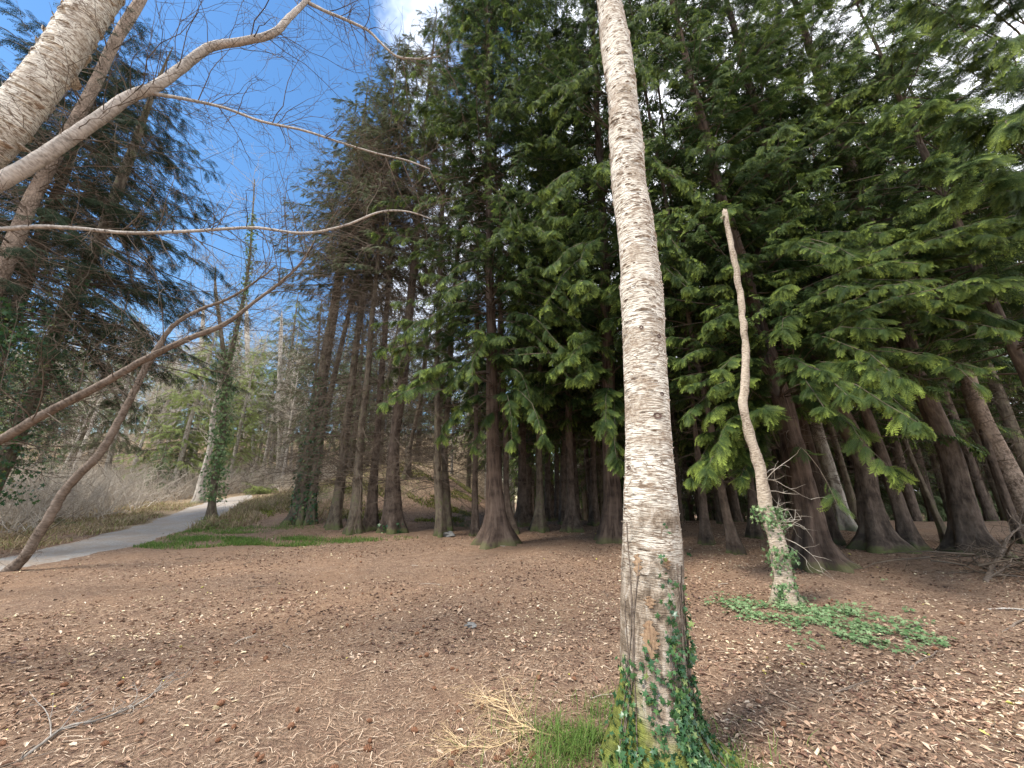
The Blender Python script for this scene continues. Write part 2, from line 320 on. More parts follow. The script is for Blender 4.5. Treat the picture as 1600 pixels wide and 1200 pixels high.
# ------------------------------------------------------------------ foliage prototypes
def make_frond(nl, ns, latlen=0.42, droop=0.35, hang=0.5, wsub=0.5, seed=0, ang0=62, ang1=38):
    r = np.random.default_rng(seed); V = []; T = []; tip = []
    def tri(a, b, c, ta, tb, tc):
        i = len(V); V.extend([a, b, c]); tip.extend([ta, tb, tc]); T.append((i, i+1, i+2))
    sway = r.uniform(-0.12, 0.12)
    def spine(t): return np.array([t-0.12*t*t, sway*t*t, 0.12*t-droop*t*t])
    sp = [spine(t) for t in np.linspace(0, 1, 5)]
    for a, b in zip(sp[:-1], sp[1:]):
        w = np.array([0, 0.012, 0]); tri(a-w, a+w, b, 0, 0, 0)
    for i in range(nl):
        for sd in (-1, 1):
            t = 0.06+0.9*(i+0.5*(sd > 0)+r.uniform(-.15, .15))/nl; base = spine(t)
            l = latlen*(math.sin(pi*(0.18+0.72*t))**0.8)*r.uniform(0.75, 1.1)
            a = radians(ang0+(ang1-ang0)*t+r.uniform(-6, 6)); d = np.array([cos(a), sd*sin(a), 0]); pz = np.array([-sd*sin(a)*-1*0, 0, 0])
            perp = np.array([-d[1], d[0], 0]); hg = hang*r.uniform(0.6, 1.3)
            def lat(s): return base+d*l*s+np.array([0, 0, (0.08*s-hg*s*s)*l])
            w = latlen*0.035 if ns else wsub*0.035
            tv = min(1, max(0, t*1.2-0.45))
            tri(base-perp*w, base+perp*w, lat(1.0), 0.15*tv, 0.15*tv, 0.5+0.5*tv)
            for j in range(ns):
                s = 0.12+0.82*(j+0.5)/ns; pb = lat(s); pb2 = lat(min(1, s+wsub/ns*0.8))
                for s2 in (-1, 1):
                    sl = l*0.42*(1.05-0.65*s)*r.uniform(0.8, 1.2); dd = nrm(d*0.75+perp*s2*0.75+np.array([0, 0, -0.25]))
                    tri(pb, pb2, pb+dd*sl, (0.15+0.5*s)*tv, (0.15+0.5*s)*tv, min(1, (s*0.8+0.2)*(0.35+tv)))
    return np.array(V), np.array(T), np.array(tip)
FR_HI = [make_frond(13, 5, latlen=0.36, seed=s, droop=0.28+0.12*s, hang=0.40+0.2*s, wsub=0.5, ang0=52, ang1=26) for s in range(4)]
FR_MID = [make_frond(10, 3, latlen=0.36, seed=10+s, droop=0.30+0.12*s, hang=0.45+0.2*s, wsub=0.5, ang0=52, ang1=28) for s in range(4)]
FR_LO = [make_frond(9, 1, latlen=0.36, seed=20+s, droop=0.45+0.1*s, hang=0.7, wsub=0.6, ang0=54, ang1=30) for s in range(3)]
SP_LO = [make_frond(15, 0, latlen=0.30, seed=30+s, droop=0.35, hang=0.8, ang0=58, ang1=34) for s in range(3)]
SP_MID = [make_frond(12, 2, latlen=0.26, seed=40+s, droop=0.35, hang=0.8, wsub=0.35) for s in range(3)]

def place(mb, protos, O, X, Up, sc, tint=None, tipk=1.0):
    n = len(O)
    if n == 0: return
    X = nrm(X); Y = nrm(np.cross(Up, X)); Z = np.cross(X, Y); sc = np.broadcast_to(sc, (n,))
    if tint is None: tint = rng.random(n)
    tk = np.broadcast_to(tipk, (n,))
    which = rng.integers(0, len(protos), n)
    for k, (V, T, tip) in enumerate(protos):
        s = which == k; c = int(s.sum())
        if not c: continue
        W = O[s][:, None, :]+sc[s][:, None, None]*(V[None, :, 0:1]*X[s][:, None, :]+V[None, :, 1:2]*Y[s][:, None, :]+V[None, :, 2:3]*Z[s][:, None, :])
        TT = T[None]+(np.arange(c)*len(V))[:, None, None]
        mb.add(W, T=TT, tint=np.repeat(tint[s], len(V)), tip=(tip[None]*tk[s][:, None]).ravel())

def sprays(mbF, P, L, per_m, size, protos, t0=0.2, downk=0.3, tipk=1.0):
    """hang sprays on both sides of the branch paths P"""
    cnt = np.maximum(2, (L*(1-t0)*per_m).astype(int)); idx = np.repeat(np.arange(len(P)), cnt)
    t = rng.uniform(t0, 1.0, len(idx)); t[rng.random(len(t)) < 0.12] = 0.99
    p, d = along(P, idx, t)
    side = nrm(np.cross(d, [0, 0, 1.0]))*rng.choice([-1, 1], len(idx))[:, None]
    X = nrm(d*0.75+side*rng.uniform(0.1, 1.0, len(idx))[:, None]+np.array([0, 0, -1])*rng.uniform(-0.1, 2*downk, len(idx))[:, None])
    Up = nrm(np.array([0, 0, 1.0])+0.35*rng.normal(size=p.shape)+0.15*d)
    sz = size*rng.uniform(0.6, 1.15, len(idx))*(1.1-0.35*t)
    base = np.repeat(rng.uniform(0, 1, len(P)), cnt)*0.6+rng.random(len(idx))*0.4
    place(mbF, protos, p, X, Up, sz, base, tipk*np.clip((t-0.2)*1.6, 0.2, 1)*(0.25+1.3*rng.random(len(idx))**1.5))

IVY_V = np.array([(0, 0, 0), (0.42, -0.1, -0.04), (0.22, 0.32, 0), (0.55, 0.62, -0.06), (0.14, 0.62, 0), (0, 1.05, -0.08), (-0.14, 0.62, 0), (-0.55, 0.62, -0.06), (-0.22, 0.32, 0), (-0.42, -0.1, -0.04), (0, 0.45, 0.05)], float)
IVY_T = np.array([(10, i, i+1) for i in range(0, 9)]+[(10, 9, 0)])
IVY = [(IVY_V[:, [1, 0, 2]]*[1, 1, 1], IVY_T[:, ::-1], np.zeros(11))]
def ivy_leaves(mb, P, Nn, size, droopk=0.7, young=0.06):
    n = len(P); X = nrm(np.array([0, 0, -droopk])+0.55*rng.normal(size=(n, 3))+0.25*Nn); Up = nrm(Nn+0.35*rng.normal(size=(n, 3)))
    place(mb, IVY, P, X, Up, size*rng.uniform(0.5, 1.2, n), rng.random(n)**1.3, (rng.random(n) < young)*1.0+0)
    mb.D[-1][:] = np.repeat((rng.random(n) < young)*0.9, 11)

# ------------------------------------------------------------------ trunk builder
def px_path(spec, Y=None, k=40, H=None, dY=0.0):
    """spec [(px,py,w)...] from the ground up; the first point stands on the ground; returns centres and radii"""
    x0, y0, w0 = spec[0]
    B = gp(x0, y0) if Y is None else atd(x0, y0, Y)
    if Y is not None: B = np.array([B[0], Y, B[2]])
    pts = [B]; WK = 0.80; rs = [rad(x0, w0*WK, B[1])]
    for i, s in enumerate(spec[1:]):
        yy = B[1]+dY*(i+1); p = atd(s[0], s[1], yy); pts.append(p); rs.append(rad(s[0], s[2]*WK, yy))
    pts = np.array(pts); rs = np.array(rs)
    if H is not None and pts[-1, 2]-B[2] < H:
        d = nrm(pts[-1]-pts[-2]) if len(pts) > 1 else np.array([0, 0, 1.0])
        d = nrm(d*0.5+nrm(pts[-1]-pts[0])*0.5+np.array([0, 0, 0.3])); rem = (H-(pts[-1, 2]-B[2]))/max(d[2], 0.5)
        e = pts[-1]+d*rem; pts = np.vstack([pts, (pts[-1]+e)/2+rng.normal(size=3)*[0.06, 0.06, 0], e]); r = rs[-1]; rs = np.r_[rs, r*0.55, 0.012]
    elif H is not None:
        e = pts[-1]+nrm(pts[-1]-pts[-2])*1.3; pts = np.vstack([pts, e]); rs = np.r_[rs, 0.004]
    return B, pts, rs
def trunk_mesh(mb, pts, rs, k=46, s=16, flare=0.5, fh=0.22, lobes=5, rough=0.035, wob=0.012, sink=0.3):
    pts = np.asarray(pts); d0 = nrm(pts[1]-pts[0])
    if sink: pts = np.vstack([pts[0]-np.array([0, 0, 1.0])*sink, pts]); rs = np.r_[rs[0], rs]
    q = smooth_path(np.c_[pts, rs], k*3); # denser near the base
    L = np.linspace(0, 1, k)**1.5*(k*3-1); i = L.astype(int); i2 = np.minimum(i+1, k*3-1); u = (L-i)[:, None]; q = q[i]*(1-u)+q[i2]*u
    P = q[:, :3].copy(); R = np.maximum(q[:, 3], 0.006)
    hh = np.r_[0, np.cumsum(np.linalg.norm(np.diff(P, axis=0), axis=1))]-sink
    P[:, 0] += wob*np.sin(hh*1.7+rng.uniform(0, 6))*np.clip(hh, 0, 1); P[:, 1] += wob*np.sin(hh*1.3+rng.uniform(0, 6))*np.clip(hh, 0, 1)
    a = np.arange(s)/s*2*pi; ph = rng.uniform(0, 6)
    fl = flare*np.exp(-np.clip(hh, 0, None)/fh)[:, None]
    lob = 1+fl*(0.75+0.85*np.cos(lobes*a+ph+0.6*np.sin(2*a))[None]+0.45*np.cos(2*a+ph*2)[None])
    lob = lob+0.07*np.exp(-np.clip(hh, 0, None)/1.3)[:, None]*(np.cos(lobes*a+ph+0.6*np.sin(2*a))[None]+0.6*np.sin(3*a+1)[None])
    lob = lob+rough*(np.sin(a*3+ph+hh[:, None]*2.1)+0.7*np.sin(a*5-hh[:, None]*3.7+ph)+rng.normal(size=(k, s))*0.5)
    tubes(mb, P, R, s, lobes=lob[None]); return P, R
def trunk_at(P, z):
    i = np.clip(np.searchsorted(P[:, 2], z), 1, len(P)-1); a = P[i-1]; b = P[i]; u = np.clip((z-a[..., 2])/np.maximum(b[..., 2]-a[..., 2], 1e-6), 0, 1)[..., None]
    return a*(1-u)+b*u
def dirs_az(n, el, az=None):
    az = rng.uniform(0, 2*pi, n) if az is None else az; el = np.broadcast_to(el, (n,))
    return np.stack([np.sin(az)*np.cos(el), np.cos(az)*np.cos(el), np.sin(el)], -1)

def dead_twigs(mb, P, z0, z1, n, L=1.2, r=0.009, sub=5, sub2=2, grav=0.05, el=(-0.3, 0.35)):
    z = rng.uniform(z0, z1, n); st = trunk_at(P, z); L = L*rng.uniform(0.45, 1.25, n)
    A = grow(st, dirs_az(n, rng.uniform(*el, n)), L, 6, 0.13, grav); tubes(mb, A, rtaper(r*rng.uniform(0.7, 1.4, n), 6), 3)
    if sub:
        i, t, p, d = kids(A, sub, 0.15, 1.0, 0.8); B = grow(p, d, L[i]*0.45*(1.1-t*0.6), 4, 0.18, grav); tubes(mb, B, rtaper(np.full(len(i), r*0.5), 4), 3)
        if sub2:
            i2, t2, p2, d2 = kids(B, sub2, 0.2, 1.0, 0.9); C = grow(p2, d2, L[i][i2]*0.18, 3, 0.2, grav); tubes(mb, C, rtaper(np.full(len(i2), r*0.33), 3), 3)
    return A

def cedar_crown(mbW, mbF, P, z0, z1, n, Lmax, protos, per_m=7, size=0.6, top_frac=0.55, az=None, downk=0.3, prof=None, grav=0.05):
    u = rng.random(n); z = z0+(z1-z0)*u; st = trunk_at(P, z)
    L = Lmax*(1-(1-top_frac)*u**1.3)*rng.uniform(0.55, 1.1, n)
    a = rng.uniform(0, 2*pi, n) if az is None else rng.uniform(az[0], az[1], n)
    if az is None: fr = rng.random(n) < 0.33; a[fr] = pi+rng.normal(size=fr.sum())*0.8
    A = grow(st, dirs_az(n, rng.uniform(-0.15, 0.35, n), a), L, 8, 0.07, grav)
    tubes(mbW, A, rtaper(0.005+0.0045*L, 8), 4)
    sprays(mbF, A, L, per_m, size, protos, downk=downk); return A
def hero(mbW, mbF, p0, p1, protos, per_m=30, size=0.33, nb=1, arch=0.15, tipk=1.2):
    p0 = np.asarray(p0); p1 = np.asarray(p1); t = np.linspace(0, 1, 9)[:, None]; L = np.linalg.norm(p1-p0); n = nb
    P = []
    for b in range(n):
        e = p1+rng.normal(size=3)*0.15*L*(b > 0); q = p0*(1-t)+e*t; q[:, 2] += arch*L*np.sin(pi*t[:, 0]**1.1); P.append(q+rng.normal(size=q.shape)*0.008*L)
    P = np.array(P); tubes(mbW, P, rtaper(np.full(n, 0.004+0.003*L), 9), 4)
    sprays(mbF, P, np.full(n, L), per_m, size, protos, t0=0.3, tipk=tipk)

# ================================================================== GROUND
def build_ground():
    # one sheet to the horizon, finely meshed near the camera
    ys = np.r_[np.linspace(-40, -2, 16), np.linspace(-1.5, 16, 150), np.linspace(16.3, 75, 110), np.geomspace(80, 900, 16)]
    xs = np.r_[-np.geomspace(900, 42, 14), np.linspace(-40, 40, 300), np.geomspace(42, 900, 14)]
    X, Y = np.meshgrid(xs, ys); Z = Hf(X, Y)
    nearm = np.exp(-((X)**2+(Y-4)**2)/200)
    Z = Z+nearm*0.008*(np.sin(X*9+Y*4)*np.sin(Y*8-X*3))
    ny, nx = X.shape; i = np.arange(ny-1)[:, None]*nx; j = np.arange(nx-1)[None]
    Q = np.stack([i+j, i+j+1, i+j+nx+1, i+j+nx], -1)
    # kinds of ground: dry grass (tip) beyond the path and on the hillside, moss/green (tint) on the bank
    dry = S(-7.5, -10, X)*S(10.5, 13, Y)
    dry = np.maximum(dry, S(-1.5, -5, X)*S(14.5, 17, Y)*0.62); dry = np.maximum(dry, S(26, 32, Y)*S(4, -2, X))
    moss = 0.62*np.exp(-((X+7.5)/4.5)**2-((Y-18)/4)**2)+0.5*np.exp(-((X+8.2)/3.5)**2-((Y-11.6)/1.2)**2)
    mb = MB(); mb.add(np.stack([X, Y, Z], -1), Q=Q, tint=moss.ravel(), tip=dry.ravel())
    o = mb.build('ground', ground_mat()); o['kind'] = 'structure'
build_ground()
PATH_UP = [(-260, 930), (-120, 905), (0, 873), (100, 851), (200, 826), (270, 803), (320, 786), (362, 777), (392, 772)]
PATH_LO = [(-300, 1010), (-150, 960), (0, 893), (110, 874), (200, 856), (262, 836), (320, 817), (362, 796), (395, 778)]
def build_path():
    K, m = 240, 40; A = smooth_path([gp(*p) for p in PATH_UP], K); B = smooth_path([gp(*p) for p in PATH_LO], K)
    u = np.linspace(-0.12, 1.12, m)[None, :, None]; G = A[:, None]*(1-u)+B[:, None]*u; x, y = G[..., 0], G[..., 1]
    e = np.abs(np.linspace(-1, 1, m))[None]**5
    nz_ = 0.5*np.sin(x*2.3+1.7*np.sin(y*1.9))+0.5*np.sin(y*5.1+x*3.3)+0.45*np.sin(x*9.1-y*4.3)+0.5*rng.normal(size=x.shape)
    G[..., 2] = Hf(x, y)+0.018-0.055*e+0.011*nz_*(0.25+e)
    i = np.arange(K-1)[:, None]*m; j = np.arange(m-1)[None]; Q = np.stack([i+j, i+j+1, i+j+m+1, i+j+m], -1)
    mb = MB(); mb.add(G, Q=Q); o = mb.build('gravel_path', path_mat()); o['kind'] = 'structure'
build_path()

# ================================================================== THE BIG BIRCH
def build_birch():
    spec = [(1043, 1225, 262), (1038, 1195, 208), (1031, 1160, 164), (1027, 1120, 134), (1026, 1080, 116), (1023, 1020, 106), (1020, 950, 98), (1019.5, 850, 92), (1016, 750, 81), (1014, 700, 75),
            (1010, 600, 68), (1006, 530, 65), (1003, 470, 66), (997, 400, 60), (990, 340, 57), (983, 300, 53), (978, 225, 51), (972, 150, 45), (963, 75, 45), (951, 0, 37), (930, -120, 34)]
    B = gp(1040, 1195); Y = B[1]+0.02
    pts = np.array([atd(x, y, Y) for x, y, w in spec]); rs = np.array([rad(x, w, Y)*0.985 for x, y, w in spec])
    # slight true depth lean removed: radii follow the camera distance along the axis
    ax = pts[:, 1]*cos(PITCH)+(pts[:, 2]-EYE)*sin(PITCH); rs = np.array([w*a/(2*F)/math.sqrt(1+((x-800)/F)**2*0.9) for (x, y, w), a in zip(spec, ax)])
    top = pts[-1]; pts = np.vstack([pts, top+[-0.35, 0.1, 2.2], top+[-0.5, 0.3, 5.0]]); rs = np.r_[rs, rs[-1]*0.7, rs[-1]*0.35]
    root = empty('birch_tree', (pts[1][0], Y, float(Hf(pts[1][0], Y))), 'tall white-barked birch in the foreground with ivy and moss at its foot', 'tree')
    O = np.array(root.location); mb = MB(); k, s = 420, 72
    q = smooth_path(np.c_[pts, rs], k); P = q[:, :3]; R = q[:, 3]; hh = np.r_[0, np.cumsum(np.linalg.norm(np.diff(P, axis=0), axis=1))]
    a = np.arange(s)/s*2*pi
    fl = 0.34*np.exp(-hh/0.17)[:, None]
    lob = 1+fl*(np.cos(4*a+0.7)[None]+0.5*np.cos(7*a+2))+0.028*np.sin(3*a+hh[:, None]*1.5+np.sin(hh*2.3)[:, None])+0.020*np.sin(a*2-hh[:, None]*4)+0.010*np.sin(hh*17+np.sin(hh*7)*2)[:, None]*np.sin(a+hh[:, None]*3)
    lob += 0.012*np.exp(-hh/0.8)[:, None]*np.sin(a*13+np.sin(hh*5)[:, None]*1.5)*2+0.004*rng.normal(size=(k, s))
    for hz, aa, am, w in ((3.05, 0.2, 0.10, 0.09), (2.45, 3.4, 0.05, .06), (3.7, 1.5, 0.06, 0.06), (4.6, 0.4, 0.12, 0.12), (1.55, -0.9, 0.05, 0.05), (5.2, 3.3, 0.08, 0.15)):
        da = np.angle(np.exp(1j*(a-aa))); lob += am*np.exp(-((hh[:, None]-hz)/w)**2-(da/0.6)**2)
    tubes(mb, P, R, s, lobes=lob[None])
    # frame like tubes(): camera-facing angle
    Tg = nrm(np.gradient(P, axis=0)); U = nrm(np.cross(Tg, [0, 1.0, 0])); W = np.cross(Tg, U)
    def surf(hq, ang, off=0.0):
        fi = np.interp(hq, hh, np.arange(k)); i = np.clip(fi.astype(int), 0, k-2); u = fi-i; fj = (np.asarray(ang)/(2*pi)*s) % s; j = fj.astype(int) % s; v = fj-np.floor(fj); j1 = (j+1) % s
        n = np.cos(ang)[:, None]*U[i]+np.sin(ang)[:, None]*W[i]; lb = (lob[i, j]*(1-v)+lob[i, j1]*v)*(1-u)+(lob[i+1, j]*(1-v)+lob[i+1, j1]*v)*u
        return P[i]*(1-u)[:, None]+P[i+1]*u[:, None]+n*((R[i]*(1-u)+R[i+1]*u)*lb+off)[:, None], n
    # find the angle that faces the camera and the sign of "right"
    test = np.linspace(0, 2*pi, 64, endpoint=False); _, nn = surf(np.full(64, 2.0), test)
    front = test[np.argmin(nn[:, 1])]; _, n2 = surf(np.array([2.0]), np.array([front+0.5])); sg = 1 if n2[0, 0] > 0 else -1
    # horizontal curls of peeling bark, scars
    mbp = mb
    n = 900; hq = rng.uniform(1.0, 7.5, n); an = rng.uniform(0, 2*pi, n); w = rng.uniform(0.02, 0.07, n)*(1+1.5*(rng.random(n) < 0.15))
    for c in range(n):
        m = 5; aa = an[c]+np.linspace(-0.5, 0.5, m)*w[c]/0.2; lo, nl = surf(np.full(m, hq[c]), aa, 0.0005); hi, nh = surf(np.full(m, hq[c]+rng.uniform(0.004, 0.010)*(1+6*w[c])), aa, (0.005+0.06*w[c])*np.sin(np.linspace(0, pi, m))+0.001)
        Vv = np.concatenate([lo, hi]); Q = [(x, x+1, x+1+m, x+m) for x in range(m-1)]; mbp.add(Vv, Q=Q, bk=Vv*1.0+[0, 0, 2.0])
    mb.build('trunk', M_BIRCH, root, O)
    # exposed wood patches where the bark has come off
    def patch(h0, h1, a0, wd, nm, mat):
        m1, m2 = 26, 14; mb = MB(); hs = np.linspace(h0, h1, m1); us = np.linspace(-1, 1, m2); G = []
        for q_, h in enumerate(hs):
            ww = wd*math.sin(pi*(0.08+0.84*q_/(m1-1)))*(1+0.25*math.sin(q_*1.9)); aa = front+sg*(a0+us*ww+0.05*math.sin(q_*0.8)); g_, _ = surf(np.full(m2, h), aa, 0.003+0.003*np.cos(us*pi/2)); G.append(g_)
        G = np.array(G); i = np.arange(m1-1)[:, None]*m2; j = np.arange(m2-1)[None]
        mb.add(G, Q=np.stack([i+j, i+j+1, i+j+m2+1, i+j+m2], -1)); mb.build(nm, mat, root, O)
    hpx = lambda y: hh[np.argmin(np.abs(P[:, 2]-atd(1020, y, Y)[2]))]
    patch(hpx(1015), hpx(955), -0.45, 0.24, 'exposed_wood', M_WOOD); patch(hpx(942), hpx(925), -0.42, 0.16, 'exposed_wood', M_WOOD)
    patch(hpx(902), hpx(868), -0.85, 0.14, 'exposed_wood', M_WOOD); patch(hpx(884), hpx(862), 0.12, 0.12, 'exposed_wood', M_WOOD)
    # knots
    mkn = plain('knot', (0.10, 0.06, 0.045), 0.9, 60)
    for (x, y, sx) in ((968, 733, 6), (996, 335, 7), (1022, 621, 5), (1015, 660, 9), (990, 525, 5), (1018, 535, 6), (1010, 388, 6), (966, 135, 4)):
        h = hpx(y); a0 = math.asin(max(-0.95, min(0.95, (x-np.interp(y, [0, 300, 600, 750], [951, 983, 1010, 1016]))/np.interp(y, [0, 300, 600, 750], [20, 27, 34, 41])))); th = np.linspace(0, 2*pi, 12, endpoint=False)
        r = rad(x, sx*2, Y); ring, _ = surf(h+0.6*r*np.sin(th), front+sg*(a0+np.cos(th)*r/0.2), 0.004); c, _ = surf(np.array([h]), np.array([front+sg*a0]), -0.002)
        mk = MB(); mk.add(np.vstack([ring, c]), T=[(q_, (q_+1) % 12, 12) for q_ in range(12)]); mk.build('knot', mkn, root, O)
    # ivy
    n = 3600; h = rng.exponential(0.33, n)+0.05; side = rng.random(n) < 0.68
    aoff = np.where(side, rng.normal(0.45, 0.42, n)-0.10*np.clip(h-0.5, 0, 1), rng.normal(-1.0, 0.35, n))
    keep = (h < np.where(side, 1.05+0.35*np.sin(aoff*7+1), 0.62)) & (rng.random(n) < np.where(side, 1, 0.5)*(0.12+0.9*(0.5+0.5*np.sin(aoff*9+h*9+2*np.sin(h*5)))))
    h = h[keep]; aoff = aoff[keep]; p, nn_ = surf(h, front+sg*aoff, 0.006+rng.random(len(h))*0.02)
    iv = MB(); ivy_leaves(iv, p, nn_, 0.034, young=0.08)
    hx = np.concatenate([rng.uniform(0, 1.0, 240)]); 
    iv.build('ivy', M_IVY, root, O)
    st = MB()
    for c in range(14):
        a0 = rng.choice([0.7, -1.0], p=[.7, .3])+rng.normal()*0.3; hs = np.linspace(0.02, rng.uniform(0.6, 1.35), 16); aa = front+sg*(a0+0.12*np.sin(hs*6+c)); p_, _ = surf(hs, aa, 0.004); tubes(st, p_, np.full(16, 0.0035), 4)
    st.build('ivy_stems', M_BROWN, root, O)
    return root, Y
birch, BY = build_birch()

# ================================================================== SMALL BROKEN BIRCH (snag)
def surf_on(P, R, s, n, h0, h1, amin=0, amax=2*pi, off=0.01):
    """random points on a trunk made by trunk_mesh"""
    z = rng.uniform(h0, h1, n)+P[0, 2]; c = trunk_at(P, z); r = np.interp(z, P[:, 2], R); a = rng.uniform(amin, amax, n)
    nn = np.stack([np.cos(a), np.sin(a), 0*a], -1); return c+nn*(r+off*rng.random(n)*2)[:, None], nn
def build_snag():
    spec = [(1230, 945, 44), (1225, 906, 37), (1215, 844, 32), (1201, 803, 29), (1192, 767, 26), (1185, 725, 23), (1171, 675, 20), (1162, 633, 18), (1164, 592, 18), (1165, 550, 16), (1160, 487, 15), (1150, 425, 14), (1133, 334, 13)]
    B, pts, rs = px_path(spec); root = empty('broken_birch', B, 'thin pale birch snag broken off at the top, ivy round its foot', 'tree')
    q_ = smooth_path(np.c_[pts, rs], 44); q_[1:-1, :2] += rng.normal(size=(42, 2))*0.006; q_[:, 3] *= 1+0.10*np.sin(np.arange(44)*2.1)*(rng.random(44) < 0.6); pts = q_[:, :3]; rs = q_[:, 3]
    mb = MB(); s = 20; P, R = trunk_mesh(mb, pts, rs, 220, s, 0.4, 0.14, 4, 0.05, 0.0)
    # nodes along the stem
    for i in (30, 52, 70, 85, 100, 113, 124, 136, 148):
        pass
    # cap with splintered top
    c = P[-1]; n = len(mb.V[0]); ring = mb.V[0][-s:]; zz = np.array([0, 0, 1.0])*rng.uniform(0.0, 0.09, s)[:, None]**1.0
    mb.add(np.vstack([ring, ring*0.8+c*0.2+zz, c[None]-[0, 0, 0.01]]), Q=[(i, (i+1) % s, s+(i+1) % s, s+i) for i in range(s)], T=[(s+i, s+(i+1) % s, 2*s) for i in range(s)])
    mb.build('trunk', M_SNAG, root, B)
    m2 = MB(); p0 = atd(1131, 340, B[1]-0.03); tubes(m2, np.array([p0+[-0.035, 0, -0.045], p0+[-0.035, 0, 0.0], p0+[-0.01, 0, 0.02], p0+[0.015, 0, 0.012]]), np.array([0.012, 0.026, 0.026, 0.02]), 8); m2.build('broken_stub', M_SNAG, root, B)
    iv = MB(); p, n = surf_on(P, R, s, 900, 0.0, 0.55); ivy_leaves(iv, p, n, 0.045, young=0.05)
    p, n = surf_on(P, R, s, 260, 0.5, 1.35); ivy_leaves(iv, p, n, 0.04)
    p, n = surf_on(P, R, s, 200, 1.2, 1.45, off=0.07); ivy_leaves(iv, p, n, 0.045); p, n = surf_on(P, R, s, 130, 0.75, 0.95, 0, 2*pi, off=0.05); ivy_leaves(iv, p, n, 0.045)
    iv.build('ivy', M_IVYG, root, B)
    tw = MB(); st = trunk_at(P, rng.uniform(B[2]+0.7, B[2]+1.5, 14)); A = grow(st, dirs_az(14, rng.uniform(-0.4, 0.4, 14), rng.uniform(0.6, 2.6, 14)), rng.uniform(0.25, 0.7, 14), 7, 0.25, 0.05); tubes(tw, A, rtaper(np.full(14, 0.005), 7), 4)
    i, t, p, d = kids(A, 3); tubes(tw, grow(p, d, np.full(len(i), 0.2), 4, 0.25), rtaper(np.full(len(i), 0.003), 4), 3); tw.build('dead_branches', M_TWIG_PALE, root, B)
build_snag()

# ================================================================== CONIFERS
def conifer(name, label, spec, H, mat, kind='spruce', group=None, cat='tree', z0=6, Lc=1.6, ncr=90, dead=60, dz=(1.2, 9), dL=1.2, s=24, flare=0.6, ivy=None, heroes=(), lobes=5, size=0.45,
            protos=None, per_m=7, leafmat=None, k=46, fh=0.25, deadmat=None, az=None, top=0.15, B0=None, sub2=2, downk=0.3, rough=0.035, Y=None):
    if B0 is None: B, pts, rs = px_path(spec, H=H, Y=Y)
    else: B = np.asarray(B0, float); pts = np.array([B, B+[0, 0, H*0.5], B+[rng.normal()*0.3, rng.normal()*0.3, H]]); rs = np.array([spec, spec*0.7, 0.03])
    if Y is not None: B = np.array([B[0], B[1], float(Hf(B[0], B[1]))]); pts[0] = B
    root = empty(name, B, label, cat, group)
    mb = MB(); P, R = trunk_mesh(mb, pts, rs, k, s, flare, fh, lobes, rough); mb.build('trunk', mat, root, B)
    W = MB(); Fm = MB(); zb = B[2]
    if dead: dead_twigs(W, P, zb+dz[0], zb+dz[1], dead, dL, sub2=sub2)
    if ncr:
        if kind == 'spruce':
            u = rng.random(ncr)**0.9; z = zb+z0+(H-z0-0.3)*u; st = trunk_at(P, z); L = (Lc*(1-u)**0.75+0.35)*rng.uniform(0.6, 1.15, ncr)
            A = grow(st, dirs_az(ncr, 0.25*u-0.1+rng.normal(size=ncr)*0.1, None if az is None else rng.uniform(*az, ncr)), L, 7, 0.06, 0.05); tubes(W, A, rtaper(0.006+0.006*L, 7), 3)
            sprays(Fm, A, L, per_m, size, protos or SP_LO, t0=0.15, downk=downk)
        else:
            cedar_crown(W, Fm, P, zb+z0, zb+H, ncr, Lc, protos or FR_MID, per_m, size, 0.35, az, downk)
    for h in heroes:
        (x0, y0, d0), (x1, y1, d1) = h[0], h[1]; kw = h[2] if len(h) > 2 else {}
        hero(W, Fm, atd(x0, y0, d0), atd(x1, y1, d1), kw.pop('protos', FR_HI), **kw)
    if W.n: W.build('branches', deadmat or M_TWIG, root, B)
    if Fm.n: Fm.build('crown', leafmat or (M_FROND if kind == 'cedar' else M_SPRN), root, B, smooth=False)
    if ivy:
        n, h0, h1, sz = ivy[:4]; iv = MB(); p, nn = surf_on(P, R, s, n, h0, h1, off=ivy[4] if len(ivy) > 4 else 0.03); ivy_leaves(iv, p, nn, sz); iv.build('ivy', M_IVY, root, B)
    return root, P
SPR = dict(kind='spruce', z0=8.0, Lc=2.6, ncr=160, dead=260, dz=(1.2, 13), dL=2.4, per_m=10, size=0.40)
# the row of trunks left of the middle, from the left
conifer('conifer_tree', 'dark ivy-clad conifer trunk, leftmost of the row, beside a thinner ivy trunk', [(469, 818, 36), (484, 700, 27), (500, 620, 24), (513, 534, 22)], 19.0, M_SPRUCE_G, ivy=(1500, 0.3, 5.0, 0.09, 0.05), **SPR)
conifer('conifer_tree', 'thin ivy-covered conifer trunk leaning right, just right of the leftmost dark ivy trunk', [(484, 820, 17), (503, 672, 13), (527, 569, 11)], 16.0, M_SPRUCE_G, ivy=(900, 0.2, 4.2, 0.08, 0.03), **{**SPR, 'dead': 45})
conifer('conifer_tree', 'brown conifer trunk with pale lichen base, third in the row from the left', [(521, 827, 23), (537, 706, 17), (551, 586, 15), (566, 470, 13)], 18.5, M_SPRUCE_G, **SPR)
conifer('conifer_tree', 'grey-green mossy-footed trunk between two browner trunks in the row', [(553, 833, 23), (562, 706, 15), (572, 603, 13)], 19.5, M_SPRUCE_G, **SPR)
conifer('conifer_tree', 'straight brown trunk directly left of the thick trunk with a dark ivy foot', [(579, 828, 22), (587, 706, 14), (594, 620, 13)], 20.0, M_SPRUCE, **SPR)
